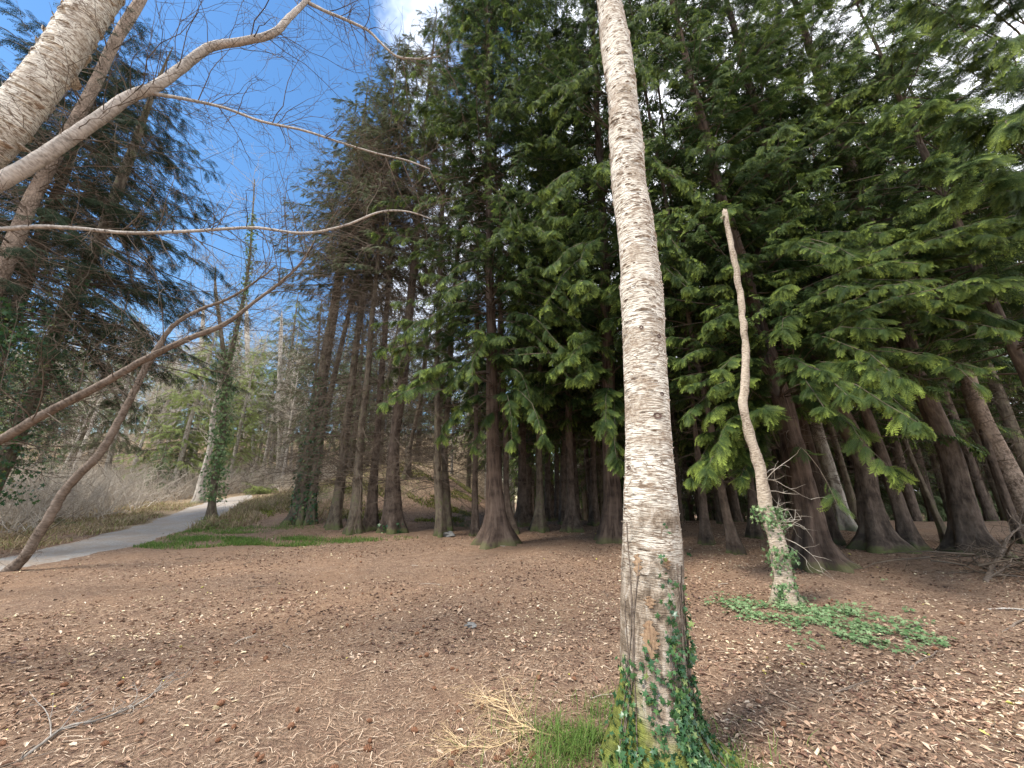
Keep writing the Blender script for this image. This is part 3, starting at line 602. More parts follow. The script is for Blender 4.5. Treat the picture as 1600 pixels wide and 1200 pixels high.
conifer('conifer_tree', 'thick brown conifer trunk with a dark ivy clump at its foot', [(612, 832, 36), (615, 706, 22), (627, 613, 20), (650, 380, 16)], 21.5, M_SPRUCE, ivy=(260, 0.0, 0.55, 0.09, 0.06), **SPR)
conifer('conifer_tree', 'upright thin trunk with a mossy foot beside the small grey stone', [(688, 838, 17), (683, 706, 14), (683, 603, 11), (690, 350, 9)], 21.0, M_SPRUCE_G, **{**SPR, 'ncr': 110, 'Lc': 1.5})
conifer('conifer_tree', 'thin trunk touching the mossy-footed one, just behind the small grey stone', [(698, 829, 16), (695, 706, 12), (702, 603, 12), (708, 479, 10), (722, 333, 9)], 20.5, M_SPRUCE_G, **{**SPR, 'ncr': 110, 'Lc': 1.5})
conifer('conifer_tree', 'very slender dark trunk standing alone left of the broadest brown trunk', [(742, 838, 13), (743, 706, 9), (744, 600, 8)], 16.0, M_SPRUCE, **{**SPR, 'ncr': 90, 'Lc': 1.4, 'dead': 60})
conifer('conifer_tree', 'short bent mossy trunk standing up on the bank behind the row', [(636, 748, 13), (641, 700, 9), (654, 637, 8), (660, 590, 7)], 9.0, M_SPRUCE_G, **{**SPR, 'ncr': 40, 'Lc': 1.5, 'z0': 3, 'dead': 30, 'dz': (1, 5)})

# the cedars with green sprays
H1 = [((760, 560, 9.3), (590, 505, 8.2)), ((765, 600, 9.3), (600, 545, 8.0)), ((770, 600, 9.5), (650, 592, 7.6), dict(nb=3)), ((770, 560, 9.5), (700, 610, 7.8)), ((780, 520, 9.5), (735, 590, 7.5)),
      ((780, 640, 9.5), (800, 690, 7.4), dict(nb=2, arch=0.3, size=0.38)), ((780, 600, 9.5), (835, 650, 7.6), dict(arch=0.3)), ((770, 620, 9.5), (690, 680, 8.0), dict(nb=2, tipk=1.5)), ((770, 500, 9.5), (880, 545, 7.2), dict(nb=3)),
      ((780, 450, 9.5), (900, 480, 7.2), dict(nb=3)), ((790, 400, 9.5), (905, 395, 7.4), dict(nb=3)), ((780, 420, 9.5), (690, 440, 7.6)), ((770, 480, 9.5), (640, 520, 7.6), dict(nb=3)), ((770, 330, 9.5), (650, 320, 8)),
      ((780, 640, 9.5), (742, 700, 8.2), dict(nb=1)), ((780, 320, 9.5), (860, 330, 7.2), dict(nb=3)), ((770, 220, 9.5), (700, 200, 8), dict(nb=3)), ((770, 560, 9.5), (920, 590, 7.4), dict(nb=1))]
conifer('conifer_tree', 'broadest brown trunk in the middle, flared mossy roots, green sprays hanging over it', [(776, 850, 62), (776, 820, 44), (772, 760, 31), (770, 700, 26), (769, 600, 23), (766, 450, 19)], 27, M_CEDAR, kind='cedar',
        z0=4.2, Lc=3.6, ncr=330, dead=60, dz=(1.8, 12), dL=1.2, heroes=H1, size=0.38, per_m=17, flare=0.5, fh=0.3, lobes=6)
conifer('conifer_tree', 'large dark trunk close behind the left edge of the white birch', [(958, 846, 42), (956, 780, 34), (953, 700, 30), (948, 500, 24)], 27, M_CEDAR, kind='cedar',
        z0=3.8, Lc=3.6, ncr=330, dead=60, dz=(1.8, 12), size=0.38, per_m=17, heroes=[((950, 560, 8.6), (890, 560, 6.6), dict(nb=3)), ((950, 500, 8.6), (900, 450, 6.4), dict(nb=3)), ((955, 620, 9), (945, 660, 6.6), dict(nb=2, tipk=1.6, size=0.4)),
        ((950, 400, 8.6), (860, 420, 6.4), dict(nb=4)), ((950, 300, 8.6), (870, 300, 6.4), dict(nb=4)), ((950, 250, 8.6), (1060, 290, 6.4), dict(nb=4)), ((950, 330, 8.6), (1060, 390, 6.2), dict(nb=4)), ((950, 400, 8.6), (1075, 450, 6.2), dict(nb=3)),
        ((950, 150, 8.6), (860, 170, 6.4), dict(nb=4)), ((950, 100, 8.6), (1050, 130, 6.4), dict(nb=4)), ((950, 200, 8.6), (780, 120, 6.8), dict(nb=4)), ((960, 620, 9), (965, 720, 6.8), dict(nb=1, tipk=1.5, size=0.4))])
DK = dict(kind='cedar', z0=3.2, Lc=2.9, ncr=150, dead=40, dz=(1.3, 8), dL=1.2, size=0.55, per_m=9, protos=FR_LO, leafmat=M_FROND)
conifer('conifer_tree', 'dark trunk leaning against the right side of the broadest brown trunk', [(798, 834, 20), (793, 780, 12), (790, 700, 11)], 23, M_SPRUCE, **{**DK, 'ncr': 110})
conifer('conifer_tree', 'medium brown trunk with mossy foot, first one clear to the right of the broadest trunk', [(818, 822, 25), (817, 760, 17), (816, 690, 15)], 26, M_SPRUCE, **DK)
conifer('conifer_tree', 'slim straight trunk with a bright mossy foot, second to the right of the broadest trunk', [(842, 830, 22), (843, 770, 13), (843, 700, 12)], 25, M_SPRUCE_G, **DK)
conifer('conifer_tree', 'dim thin trunk between the slim mossy-footed trunk and the next thick one, set far back', [(857, 814, 14), (856, 740, 11), (856, 690, 10)], 24, M_SPRUCE, **DK)
conifer('conifer_tree', 'narrowest shaded trunk, third from the left in the dim group', [(871, 812, 10), (870, 700, 8)], 23, M_SPRUCE, **{**DK, 'ncr': 120})
conifer('conifer_tree', 'dim trunk partly hidden behind the reddish trunk with a mossy foot', [(881, 820, 14), (880, 700, 11)], 24, M_SPRUCE, **DK)
conifer('conifer_tree', 'reddish trunk with a mossy foot, nearest of the dim group', [(894, 831, 24), (892, 780, 16), (890, 700, 14)], 26, M_SPRUCE, **DK)
conifer('conifer_tree', 'dim trunk just right of the reddish mossy-footed trunk', [(908, 813, 13), (906, 700, 11)], 24, M_SPRUCE, **{**DK, 'ncr': 120})
conifer('conifer_tree', 'thin black-looking trunk standing alone left of the large dark trunk by the birch', [(929, 821, 16), (927, 700, 11)], 24, M_SPRUCE, **DK)
conifer('conifer_tree', 'thin dark trunk just right of the white birch', [(1105, 851, 18), (1095, 751, 13)], 23, M_SPRUCE, **{**DK, 'ncr': 120})
conifer('conifer_tree', 'dark trunk leaning left between the white birch and the broken birch', [(1149, 866, 20), (1136, 803, 16), (1122, 730, 14)], 23, M_SPRUCE, **{**DK, 'ncr': 120})
conifer('conifer_tree', 'shaded trunk seen directly left of the broken birch', [(1180, 841, 20), (1172, 760, 15)], 23, M_SPRUCE, **{**DK, 'ncr': 120})

# right-hand group
HR = [((1225, 560, 7.6), (1330, 450, 4.6), dict(nb=4, size=0.28)), ((1225, 600, 7.6), (1380, 520, 4.6), dict(nb=4, size=0.28)), ((1220, 620, 7.4), (1330, 620, 4.4), dict(nb=4, size=0.28)), ((1225, 620, 7.4), (1420, 640, 4.6), dict(nb=3, size=0.40, tipk=1.6)),
      ((1200, 520, 7.4), (1260, 480, 6.4), dict(nb=4, size=0.28)), ((1200, 480, 7.4), (1230, 420, 6.4), dict(nb=4, size=0.28)), ((1190, 420, 7.4), (1130, 420, 6.4), dict(nb=4)), ((1190, 520, 7.4), (1110, 520, 6.4), dict(nb=4)),
      ((1210, 640, 7.4), (1080, 600, 6.4), dict(nb=3)), ((1210, 660, 7.6), (1110, 645, 6.4), dict(nb=3, tipk=1.6, size=0.42)), ((1215, 700, 7.6), (1130, 685, 6.4), dict(nb=3, tipk=1.6, size=0.42)), ((1225, 740, 7.6), (1100, 740, 6.4), dict(nb=2, tipk=1.6, size=0.40)),
      ((1225, 740, 7.6), (1155, 745, 6.4), dict(nb=2, tipk=1.5, size=0.36)), ((1230, 700, 7.6), (1310, 790, 5.6), dict(nb=1, size=0.34, per_m=6)), ((1210, 600, 7.6), (1060, 560, 6.4), dict(nb=4)), ((1215, 620, 7.6), (1075, 650, 6.4), dict(nb=3, tipk=1.3)),
      ((1180, 350, 7.6), (1090, 330, 6.4), dict(nb=4)), ((1200, 420, 7.6), (1290, 400, 5.2), dict(nb=4))]
conifer('conifer_tree', 'broad reddish multi-stemmed trunk with a long root running right, behind the broken birch', [(1274, 884, 92), (1269, 850, 66), (1262, 800, 54), (1243, 710, 46), (1225, 640, 40), (1175, 470, 32), (1148, 380, 28)], 24, M_CEDAR, kind='cedar',
        z0=3.2, Lc=3.2, ncr=200, dead=22, dz=(0.9, 4), dL=1.0, heroes=HR, s=40, k=70, lobes=7, flare=0.55, fh=0.28, size=0.38, per_m=17, rough=0.09)
conifer('conifer_tree', 'narrow dark reddish trunk just right of the broad multi-stemmed one', [(1304, 850, 26), (1288, 780, 21), (1270, 717, 20), (1245, 620, 17)], 15, M_CEDAR, **{**DK, 'ncr': 110})
conifer('conifer_tree', 'pale grey trunk standing in the light behind the right-hand group', [(1321, 828, 34), (1306, 770, 28), (1291, 717, 26)], 15, M_PALE, **{**DK, 'ncr': 80, 'dead': 40})
conifer('conifer_tree', 'slender mossy trunk right beside the pale grey trunk', [(1343, 828, 20), (1328, 770, 16), (1315, 727, 15)], 14, M_SPRUCE_G, **{**DK, 'ncr': 80, 'dead': 40})
conifer('conifer_tree', 'thick reddish-brown trunk with splayed roots, middle of the right-hand group', [(1376, 860, 88), (1369, 830, 60), (1361, 800, 51), (1345, 710, 43), (1310, 640, 40), (1235, 366, 30), (1180, 170, 25)], 24, M_SPRUCE, kind='cedar', z0=4.8, Lc=3.4, ncr=230, dead=60, dz=(2.5, 10), dL=1.6, s=32, k=60, flare=0.5, fh=0.3, size=0.42, per_m=14,
        heroes=[((1320, 600, 8.2), (1450, 560, 5.4), dict(nb=4, size=0.28)), ((1300, 500, 8.2), (1420, 420, 5.4), dict(nb=4, size=0.28)), ((1300, 500, 8), (1520, 400, 5.6), dict(nb=4, size=0.28)), ((1300, 480, 8), (1370, 390, 5.4), dict(nb=4, size=0.28)), ((1310, 520, 8), (1500, 480, 5.4), dict(nb=4, size=0.28)), ((1310, 560, 8), (1360, 500, 5), dict(nb=2, size=.42))])
conifer('conifer_tree', 'brown trunk standing close behind the thick splay-rooted trunk', [(1424, 860, 40), (1404, 790, 30), (1380, 717, 27), (1350, 640, 24)], 17, M_SPRUCE, **{**DK, 'ncr': 90, 'z0': 5, 'dead': 50, 'dz': (2, 9)})
conifer('conifer_tree', 'thin leaning trunk between the two thickest trunks of the right-hand group', [(1480, 849, 18), (1455, 790, 14), (1428, 727, 13), (1405, 660, 12)], 14, M_SPRUCE_G, **{**DK, 'ncr': 80, 'z0': 5, 'dead': 60})
conifer('conifer_tree', 'thickest near-black trunk on the right, wide base, leaning left', [(1526, 868, 104), (1514, 835, 76), (1503, 790, 60), (1480, 700, 50), (1440, 600, 46), (1333, 280, 36)], 23, M_SPRUCE, kind='cedar', z0=4.8, Lc=3.6, ncr=240, dead=50, dz=(2, 9), dL=1.5, s=32, k=60, flare=0.45, fh=0.3, size=0.42, per_m=14,
        heroes=[((1440, 560, 7.6), (1560, 440, 5), dict(nb=2, size=0.45)), ((1400, 480, 7.6), (1480, 330, 5), dict(nb=4, size=0.32)), ((1400, 480, 7.6), (1590, 350, 5), dict(nb=4, size=0.32)), ((1430, 600, 7.6), (1520, 600, 5.2), dict(nb=1, size=0.4, per_m=6))])
conifer('conifer_tree', 'dark slim trunk leaning left in front of the pale thick one at the right edge', [(1597, 850, 26), (1572, 786, 22), (1548, 717, 20), (1521, 592, 17), (1496, 500, 15)], 13, M_SPRUCE, **{**DK, 'ncr': 80, 'z0': 4.5, 'dead': 40}, )
conifer('conifer_tree', 'pale thick conifer trunk at the right edge, lit grey-brown', [(1632, 850, 74), (1600, 790, 60), (1565, 717, 50), (1532, 650, 42), (1500, 560, 38)], 17, M_PINE, **{**DK, 'ncr': 90, 'z0': 6, 'dead': 60, 'dz': (2, 9)})
conifer('conifer_tree', 'dark trunk entering from the right edge above the pale one', [(1760, 900, 60), (1660, 700, 40), (1600, 575, 32), (1562, 500, 30), (1500, 360, 26)], 15, M_SPRUCE, kind='cedar', z0=3.4, Lc=3.4, ncr=150, dead=20, size=0.36, per_m=17, s=24,
        heroes=[((1640, 260, 4.6), (1440, 160, 3.4), dict(nb=3, size=0.38, arch=0.05)), ((1660, 180, 4.4), (1480, 60, 3.4), dict(nb=3, size=0.38, arch=0.05)), ((1660, 330, 4.6), (1450, 260, 3.6), dict(nb=3, size=0.38, arch=0.05, tipk=0.8)), ((1660, 120, 4.4), (1400, 20, 3.6), dict(nb=4, size=0.32)), ((1660, 250, 4.4), (1570, 200, 3.2), dict(nb=3, size=0.4)), ((1640, 80, 4.4), (1520, -40, 3.4), dict(nb=4, size=0.32))])

# ================================================================== LEFT SIDE: dark conifers, leaning birch, bough, sapling
conifer('conifer_tree', 'tall flaky conifer at far left behind the peeling birch, ivy on its lower stem', [(-235, 880, 66), (0, 430, 50), (50, 310, 42), (110, 205, 37), (170, 85, 33), (220, 0, 30)], 15, M_PINE, kind='spruce', z0=6.0, Lc=3.8, ncr=90,
        dead=190, dz=(2.5, 11), dL=3.0, size=0.5, per_m=9, protos=SP_MID, leafmat=M_DARKN, s=24, k=70, ivy=(3800, 2.0, 5.6, 0.10, 0.45), az=(0, 2*pi))
conifer('conifer_tree', 'dark mossy conifer at left, right of the tall flaky conifer', [(-52, 850, 50), (0, 740, 42), (60, 600, 36), (110, 470, 34), (150, 385, 30), (205, 240, 26)], 17, M_SPRUCE_G, kind='spruce', z0=5.2, Lc=4.4, ncr=150,
        dead=190, dz=(1.6, 9), dL=2.8, size=0.55, per_m=9, protos=SP_MID, leafmat=M_DARKN, s=20, k=60, ivy=(2600, 1.2, 7.5, 0.10, 0.35))
conifer('conifer_tree', 'dense dark spruce filling the upper left behind the mossy trunk', [(-120, 830, 44), (-20, 600, 36), (90, 300, 30)], 20, M_SPRUCE, kind='spruce', z0=5.5, Lc=6.0, ncr=270, dead=40, dz=(2, 7), size=0.75, per_m=8, protos=SP_MID, leafmat=M_DARKN)

def limb_pts(spec, Y, dY=0.0, sc=1/1.35):
    pts = []; rs = []
    for i, (x, y, w) in enumerate(spec):
        yy = Y+dY*i; p = atd(x, y, yy); ax = p[1]*cos(PITCH)+(p[2]-EYE)*sin(PITCH); pts.append(p); rs.append(w*ax/(2*F)*sc)
    return np.array(pts), np.array(rs)
def limb(mb, spec, Y, dY=0.0, k=40, s=12, rough=0.03, sc=1/1.75):
    pts, rs = limb_pts(spec, Y, dY, sc); q = smooth_path(np.c_[pts, rs], k); P = q[:, :3]+rng.normal(size=(k, 3))*q[:, 3:4]*0.04; R = np.maximum(q[:, 3], 0.001)
    tubes(mb, P, R, s, lobes=(1+rough*rng.normal(size=(1, k, s)))); return P, R
def fine_twigs(mb, P, n, L, r, wig=0.2, grav=0.0, t0=0.1, sub=4, sub2=2, spread=0.8):
    dd = np.r_[0, np.cumsum(np.linalg.norm(np.diff(P, axis=0), axis=1))]; uu = np.linspace(0, dd[-1], 60)
    A = np.stack([np.interp(uu, dd, P[:, c]) for c in range(3)], -1)[None]; i, t, p, d = kids(A, n, t0, 1.0, spread); B = grow(p, d, L*rng.uniform(0.3, 1.2, n), 8, wig, grav); tubes(mb, B, rtaper(r*rng.uniform(0.6, 1.3, n), 8, 0.3), 4)
    if sub:
        i, t, p, d = kids(B, sub, 0.15, 1, 0.8); C = grow(p, d, L*0.4*rng.uniform(0.4, 1.1, len(i)), 6, wig, grav); tubes(mb, C, rtaper(np.full(len(i), r*0.5), 6, 0.4), 3)
        if sub2:
            i, t, p, d = kids(C, sub2, 0.15, 1, 0.9); D = grow(p, d, L*0.16*rng.uniform(0.5, 1.2, len(i)), 4, wig, grav); tubes(mb, D, rtaper(np.full(len(i), r*0.32), 4, 0.5), 3)
def build_leaning_birch():
    Y = 2.7; B = np.array([-7.2, Y-0.2, 0]); B[2] = Hf(B[0], B[1])
    root = empty('birch_tree', B, 'leaning birch with curling peeling bark at the upper left edge, its pale limbs reaching right', 'tree')
    pts, rs = limb_pts([(-330, 500, 84), (-120, 315, 78), (0, 208, 70), (40, 160, 66), (90, 95, 63), (120, 45, 62), (160, -15, 60), (200, -90, 54), (240, -190, 45)], Y)
    pts = np.vstack([B-[0, 0, 0.3], B+[0.25, 0.05, 0.5], pts]); rs = np.r_[0.24, 0.19, rs]; q = smooth_path(np.c_[pts, rs], 260); P = q[:, :3]; R = q[:, 3]
    mb = MB(); s = 40; hh = np.linspace(0, 9, 260); a = np.arange(s)/s*2*pi
    lob = 1+0.025*np.sin(3*a+hh[:, None]*2)+0.012*rng.normal(size=(260, s)); tubes(mb, P, R, s, lobes=lob[None])
    Tg = nrm(np.gradient(P, axis=0)); U = nrm(np.cross(Tg, [0, 1.0, 0])); W = np.cross(Tg, U)
    # curls of peeled bark around the stem
    for c in range(420):
        i = rng.integers(90, 250); a0 = rng.uniform(0, 2*pi); m = 7; wd = rng.uniform(0.05, 0.35)/2; aa = a0+np.linspace(-wd, wd, m)/0.12*0.5
        n = np.cos(aa)[:, None]*U[i]+np.sin(aa)[:, None]*W[i]; ht = rng.uniform(0.008, 0.03)*(1+2.0*(rng.random() < 0.08)); rows = []
        cl = rng.uniform(0.4, 1.6)
        for r_ in range(4):
            u = r_/3; rows.append(P[i]+n*(R[i]*1.0+ht*math.sin(u*cl*1.6)*np.linspace(0.3, 1.1, m))[:, None]+Tg[i]*ht*(1.3*u*math.cos(u*cl)))
        G = np.array(rows); ii = np.arange(3)[:, None]*m; jj = np.arange(m-1)[None]; mb.add(G, Q=np.stack([ii+jj, ii+jj+1, ii+jj+m+1, ii+jj+m], -1), bk=G)
    mb.build('trunk', M_BIRCHP, root, B)
    A, _ = limb(l1 := MB(), [(-210, 385, 42), (-80, 328, 40), (0, 284, 38), (60, 250, 35), (110, 216, 32), (165, 178, 30), (205, 150, 27), (240, 137, 25), (285, 105, 23), (330, 73, 21), (375, 65, 19), (425, 53, 18), (455, 25, 15), (478, 2, 12), (510, -40, 10), (540, -110, 6)], Y, 0.02, 110, 20, 0.02)
    T1, _ = limb(l1, [(478, 2, 10), (505, 16, 8), (545, 33, 7), (575, 48, 6.5), (600, 72, 6), (620, 88, 6), (650, 92, 5), (688, 88, 3)], Y+0.28, 0.02, 50, 8)
    T2, _ = limb(l1, [(238, 146, 10), (290, 155, 8), (345, 167, 7), (410, 190, 6.5), (475, 204, 6), (530, 222, 5), (590, 240, 4.5), (640, 252, 4), (672, 264, 2.5)], Y+0.16, 0.03, 60, 8)
    l1.build('limb', M_LIMB, root, B)
    T3, _ = limb(l2 := MB(), [(-260, 380, 18), (-100, 352, 14), (0, 358, 12), (60, 354, 11), (110, 356, 10), (200, 364, 9), (300, 361, 8), (400, 356, 7.5), (480, 364, 6.5), (540, 352, 6), (600, 330, 5), (640, 331, 4), (674, 342, 2)], Y+0.1, 0.03, 90, 8); l2.build('limb', M_LIMB, root, B)
    tw = MB()
    for Q, n, L in ((A, 26, 1.3), (T1, 12, 0.7), (T2, 16, 0.7), (T3, 20, 0.8)): fine_twigs(tw, Q, n*3, L, 0.0044, 0.16, 0.02, 0.15)
    tw.build('twigs', M_TWIG, root, B)
M_BIRCHP = birch_mat('peeling_birch_bark', False, 0.55, 0.43)
build_leaning_birch()
def build_bough():
    Y = 5.2; B = np.array([-10.2, Y, 0]); B[2] = Hf(B[0], B[1]); root = empty('leaning_tree', B, 'smooth brown thin tree leaning far right across the view from the left edge', 'tree')
    pts, rs = limb_pts([(-170, 750, 20), (0, 688, 18), (60, 652, 17), (160, 600, 15), (230, 560, 13), (300, 527, 11), (350, 507, 9), (400, 470, 6), (440, 440, 6), (475, 405, 4), (492, 375, 2.5)], Y)
    pts = np.vstack([B-[0, 0, .2], B+[.5, 0, .35], pts]); rs = np.r_[0.12, 0.10, rs]; q = smooth_path(np.c_[pts, rs], 120); mb = MB(); tubes(mb, q[:, :3]+rng.normal(size=(120, 3))*0.002, q[:, 3], 14, lobes=1+0.03*rng.normal(size=(1, 120, 14))); mb.build('trunk', M_BROWN, root, B)
    tw = MB(); fine_twigs(tw, q[40:, :3], 46, 1.9, 0.007, 0.12, -0.01, 0.1, 5, 3); tw.build('twigs', M_TWIG, root, B)
build_bough()
def build_sapling():
    B = gp(14, 893); Y = B[1]; root = empty('sapling', B, 'slender brown sapling rising from the ground at lower left and leaning right over the path', 'tree')
    pts, rs = limb_pts([(14, 893, 24), (30, 880, 20), (60, 835, 18), (82, 800, 17), (95, 775, 16), (125, 740, 16), (150, 715, 15), (190, 650, 13), (225, 580, 11), (245, 545, 10), (270, 510, 8), (300, 490, 7), (360, 465, 5), (430, 418, 3)], Y)
    pts = np.vstack([pts[0]-[0.05, 0, .2], pts]); rs = np.r_[rs[0], rs]
    q = smooth_path(np.c_[pts, rs], 110); mb = MB(); tubes(mb, q[:, :3]+rng.normal(size=(110, 3))*0.004, q[:, 3], 14, lobes=1+0.04*rng.normal(size=(1, 110, 14))); mb.build('trunk', M_BROWN, root, B)
    tw = MB(); fine_twigs(tw, q[40:, :3], 34, 1.8, 0.007, 0.14, 0.0, 0.1, 4, 3); fine_twigs(tw, q[2:14, :3], 9, 0.9, 0.005, 0.14, 0.0, 0.1, 3, 2); tw.build('twigs', M_TWIG, root, B)
build_sapling()

def bare_tree(name, label, spec, H, mat, tmat, ivy=None, n=30, L=2.5, group=None, r=0.012, t0=0.35, extra=None, s=14, sub=5, sub2=3):
    B, pts, rs = px_path(spec, H=H); root = empty(name, B, label, 'tree', group); mb = MB(); P, R = trunk_mesh(mb, pts, rs, 40, s, 0.35, 0.25); 
    tw = MB()
    for e in extra or ():
        p2, r2 = limb_pts(e, B[1]); q = smooth_path(np.c_[p2, r2], 30); tubes(mb, q[:, :3], q[:, 3], 10); fine_twigs(tw, q[:, :3], n//2, L, r, 0.12, -0.03, 0.1, sub, sub2)
        if ivy:
            m = 900; t = rng.random(m); c, d = along(q[None, :, :3], np.zeros(m, int), t*0.8); nn = nrm(rng.normal(size=(m, 3))); ivy_extra.append((c+nn*rng.uniform(0.05, 0.28, (m, 1)), nn))
    mb.build('trunk', mat, root, B); fine_twigs(tw, P, n, L, r, 0.12, -0.03, t0, sub, sub2); tw.build('branches', tmat, root, B)
    if ivy:
        nI, h0, h1, sz, off = ivy; iv = MB(); p, nn = surf_on(P, R, s, nI, h0, h1, off=off); kk = np.sin(p[:, 2]*3.1+np.arctan2(nn[:, 1], nn[:, 0])*2)+rng.normal(size=len(p))*0.7 > -0.6; ivy_leaves(iv, p[kk], nn[kk], sz, young=0.15)
        for c, nn in ivy_extra: ivy_leaves(iv, c, nn, sz)
        ivy_extra.clear(); iv.build('ivy', M_IVYG, root, B)
    return root
ivy_extra = []
bare_tree('bare_tree', 'ivy-wrapped forked tree with bare twigs standing at the edge of the gravel path', [(330, 812, 22), (331, 790, 16), (338, 740, 15), (346, 690, 14), (350, 625, 13), (353, 590, 12), (345, 520, 9), (337, 450, 7)], 10, M_SPRUCE_G, M_TWIG_PALE, (3000, 0.9, 6.5, 0.10, 0.15), 34, 2.2,
          extra=[[(353, 590, 10), (366, 530, 8), (378, 480, 7), (388, 420, 5), (395, 330, 3), (398, 280, 2)]])
bare_tree('bare_tree', 'pale bare trunk with a mossy foot directly behind the ivy-wrapped tree', [(310, 786, 24), (318, 740, 13), (328, 700, 12), (333, 650, 11), (345, 560, 9)], 9, M_PALE, M_TWIG_PALE, None, 40, 2.6)
for (lab, sp_) in (('first leaning pale trunk from the left on the brushy slope', [(108, 682, 9), (142, 587, 8), (150, 560, 6)]), ('longest leaning pale trunk on the brushy slope, crossing behind the brown bough', [(142, 712, 12), (187, 600, 11), (217, 537, 9)]),
                   ('short leaning pale trunk in the middle of the brushy slope', [(210, 690, 8), (242, 608, 7), (250, 585, 6)]), ('rightmost leaning pale trunk on the brushy slope, left of the ivy-wrapped tree', [(245, 672, 9), (267, 608, 8), (275, 580, 6)])):
    bare_tree('bare_tree', lab, sp_, 7, M_PALE, M_TWIG_PALE, None, 30, 2.4, r=0.015)
for c, (lab, sp_) in enumerate((('tall bare birch with a haze of fine twigs against the blue sky above the path', [(392, 742, 9), (388, 600, 8), (385, 480, 6)]), ('bare twiggy tree at left of the sky gap, behind the ivy-wrapped tree', [(300, 735, 9), (312, 600, 8), (318, 480, 5)]),
                   ('bare twiggy tree directly left of the conifer row', [(432, 745, 9), (436, 600, 8), (440, 500, 5)]))):
    bare_tree('bare_tree', lab, sp_, 14-c*2, M_PALE, M_TWIG_PALE, None, 60, 3.0, r=0.011, sub=7, sub2=4, t0=0.2)
# pale thin trunks behind the row
for lab, sp_ in (('leftmost pale thin trunk beyond the end of the path', [(410, 742, 8), (431, 627, 7)]), ('second pale thin trunk beyond the path, almost touching the leftmost', [(420, 739, 6), (436, 630, 5)]), ('third pale thin trunk beyond the path, above the dry bank', [(436, 748, 9), (448, 668, 8)]),
                 ('thinnest pale trunk above the dry bank, fourth from the left', [(452, 742, 6), (458, 660, 5)]), ('pale trunk partly behind the leftmost ivy-clad conifer', [(464, 740, 8), (470, 692, 8)])):
    conifer('conifer_tree', lab, sp_, 13, M_PALE, z0=5, Lc=2.2, ncr=60, dead=60, dz=(1.5, 6), dL=1.8, s=10, k=24, leafmat=M_SPRN, size=0.7, per_m=5, deadmat=M_TWIG_PALE)

# ================================================================== FAR CONIFERS (copies)
def proto(H, n, Lc, leafmat, mat, z0, name='conifer_tree', label='', group='', kind='spruce', size=1.0, dead=40):
    root, P = conifer(name, label, 0.17, H, mat, kind=kind, group=group, z0=z0, Lc=Lc, ncr=n, dead=dead, dz=(1.5, max(3, z0)), dL=1.6, s=9, k=20, flare=0.4, size=size, per_m=4.5, protos=SP_LO if kind == 'spruce' else FR_LO, leafmat=leafmat, B0=(0, 0, 0), sub2=0)
    return root
def scatter(protos_, pts, labels, group):
    for i, (x, y, s) in enumerate(pts):
        k = i % len(protos_); p = protos_[k]; o = p if i < len(protos_) else copy_tree(p)
        o.location = (x, y, float(Hf(x, y))-0.05); o.rotation_euler = (rng.normal()*0.02, rng.normal()*0.02, rng.uniform(0, 6.28)); o.scale = (s, s, s*rng.uniform(0.9, 1.15)); o['label'] = labels[k]; o['group'] = group
def jgrid(x0, x1, y0, y1, step, ok, smin=0.8, smax=1.2):
    r = []; y = y0
    while y < y1:
        x = x0
        while x < x1:
            a = x+rng.uniform(-.45, .45)*step; b = y+rng.uniform(-.45, .45)*step
            if ok(a, b): r.append((a, b, rng.uniform(smin, smax)))
            x += step
        y += step
    return r
pr = [proto(21, 150, 2.8, M_FROND, M_SPRUCE, 4.0), proto(19, 110, 2.6, M_FROND, M_SPRUCE_G, 5), proto(20, 140, 2.8, M_FROND, M_SPRUCE, 3.0, kind='cedar', size=0.8)]
inner = jgrid(-1.0, 30, 15.2, 29, 2.7, lambda x, y: x > (y-15)*0.12-1.0)
scatter(pr, inner, ['dim conifer deep in the stand behind the front trunks', 'mossy-trunked dim conifer deep in the stand behind the front trunks', 'feathery dim conifer deep in the stand behind the front trunks'], 'dim conifers deep in the stand')
pr = [proto(17, 130, 3.2, M_FARN, M_PALE, 1.5, size=1.1, dead=20), proto(14, 120, 3.4, M_FARN, M_SPRUCE, 1.0, kind='cedar', size=1.1, dead=10)]
farr = jgrid(0, 62, 33, 50, 4.2, lambda x, y: x > 1+(y-30)*0.1 and x < y*1.5)
scatter(pr, farr, ['grey-green distant conifer in the light beyond the stand', 'bushy distant conifer in the light beyond the stand'], 'distant conifers beyond the stand')
def bare_proto(H, n, L, group):
    root = empty('bare_tree', (0, 0, 0), 'x', 'tree', group); mb = MB(); P, R_ = trunk_mesh(mb, np.array([[0, 0, 0], [0.2, 0, H*0.5], [0.35, 0, H]]), np.array([0.13, 0.08, 0.012]), 20, 8, 0.3, 0.2); mb.build('trunk', M_PALE, root)
    tw = MB(); fine_twigs(tw, P, n, L, 0.016, 0.12, -0.05, 0.15, 7, 3); tw.build('branches', M_TWIG_PALE, root); return root
pr = [bare_proto(11, 55, 2.6, ''), bare_proto(8, 45, 2.2, ''), proto(12, 80, 2.4, M_SPRN, M_PALE, 3.0, size=0.8, dead=50), proto(12, 190, 2.8, M_LARCH, M_PALE, 1.5, size=0.7, dead=20), bare_proto(9, 60, 2.4, ''), proto(12, 110, 2.8, M_FARN, M_SPRUCE_G, 2.0, size=0.8, dead=20)]
hill = jgrid(-66, 2, 28, 60, 4.3, lambda x, y: x > -y*1.45 and (y > 31 or x < -19), 0.7, 1.15)
hill = [(a, b, c*1.25) for a, b, c in hill]; HG = 'trees on the hillside beyond the path'
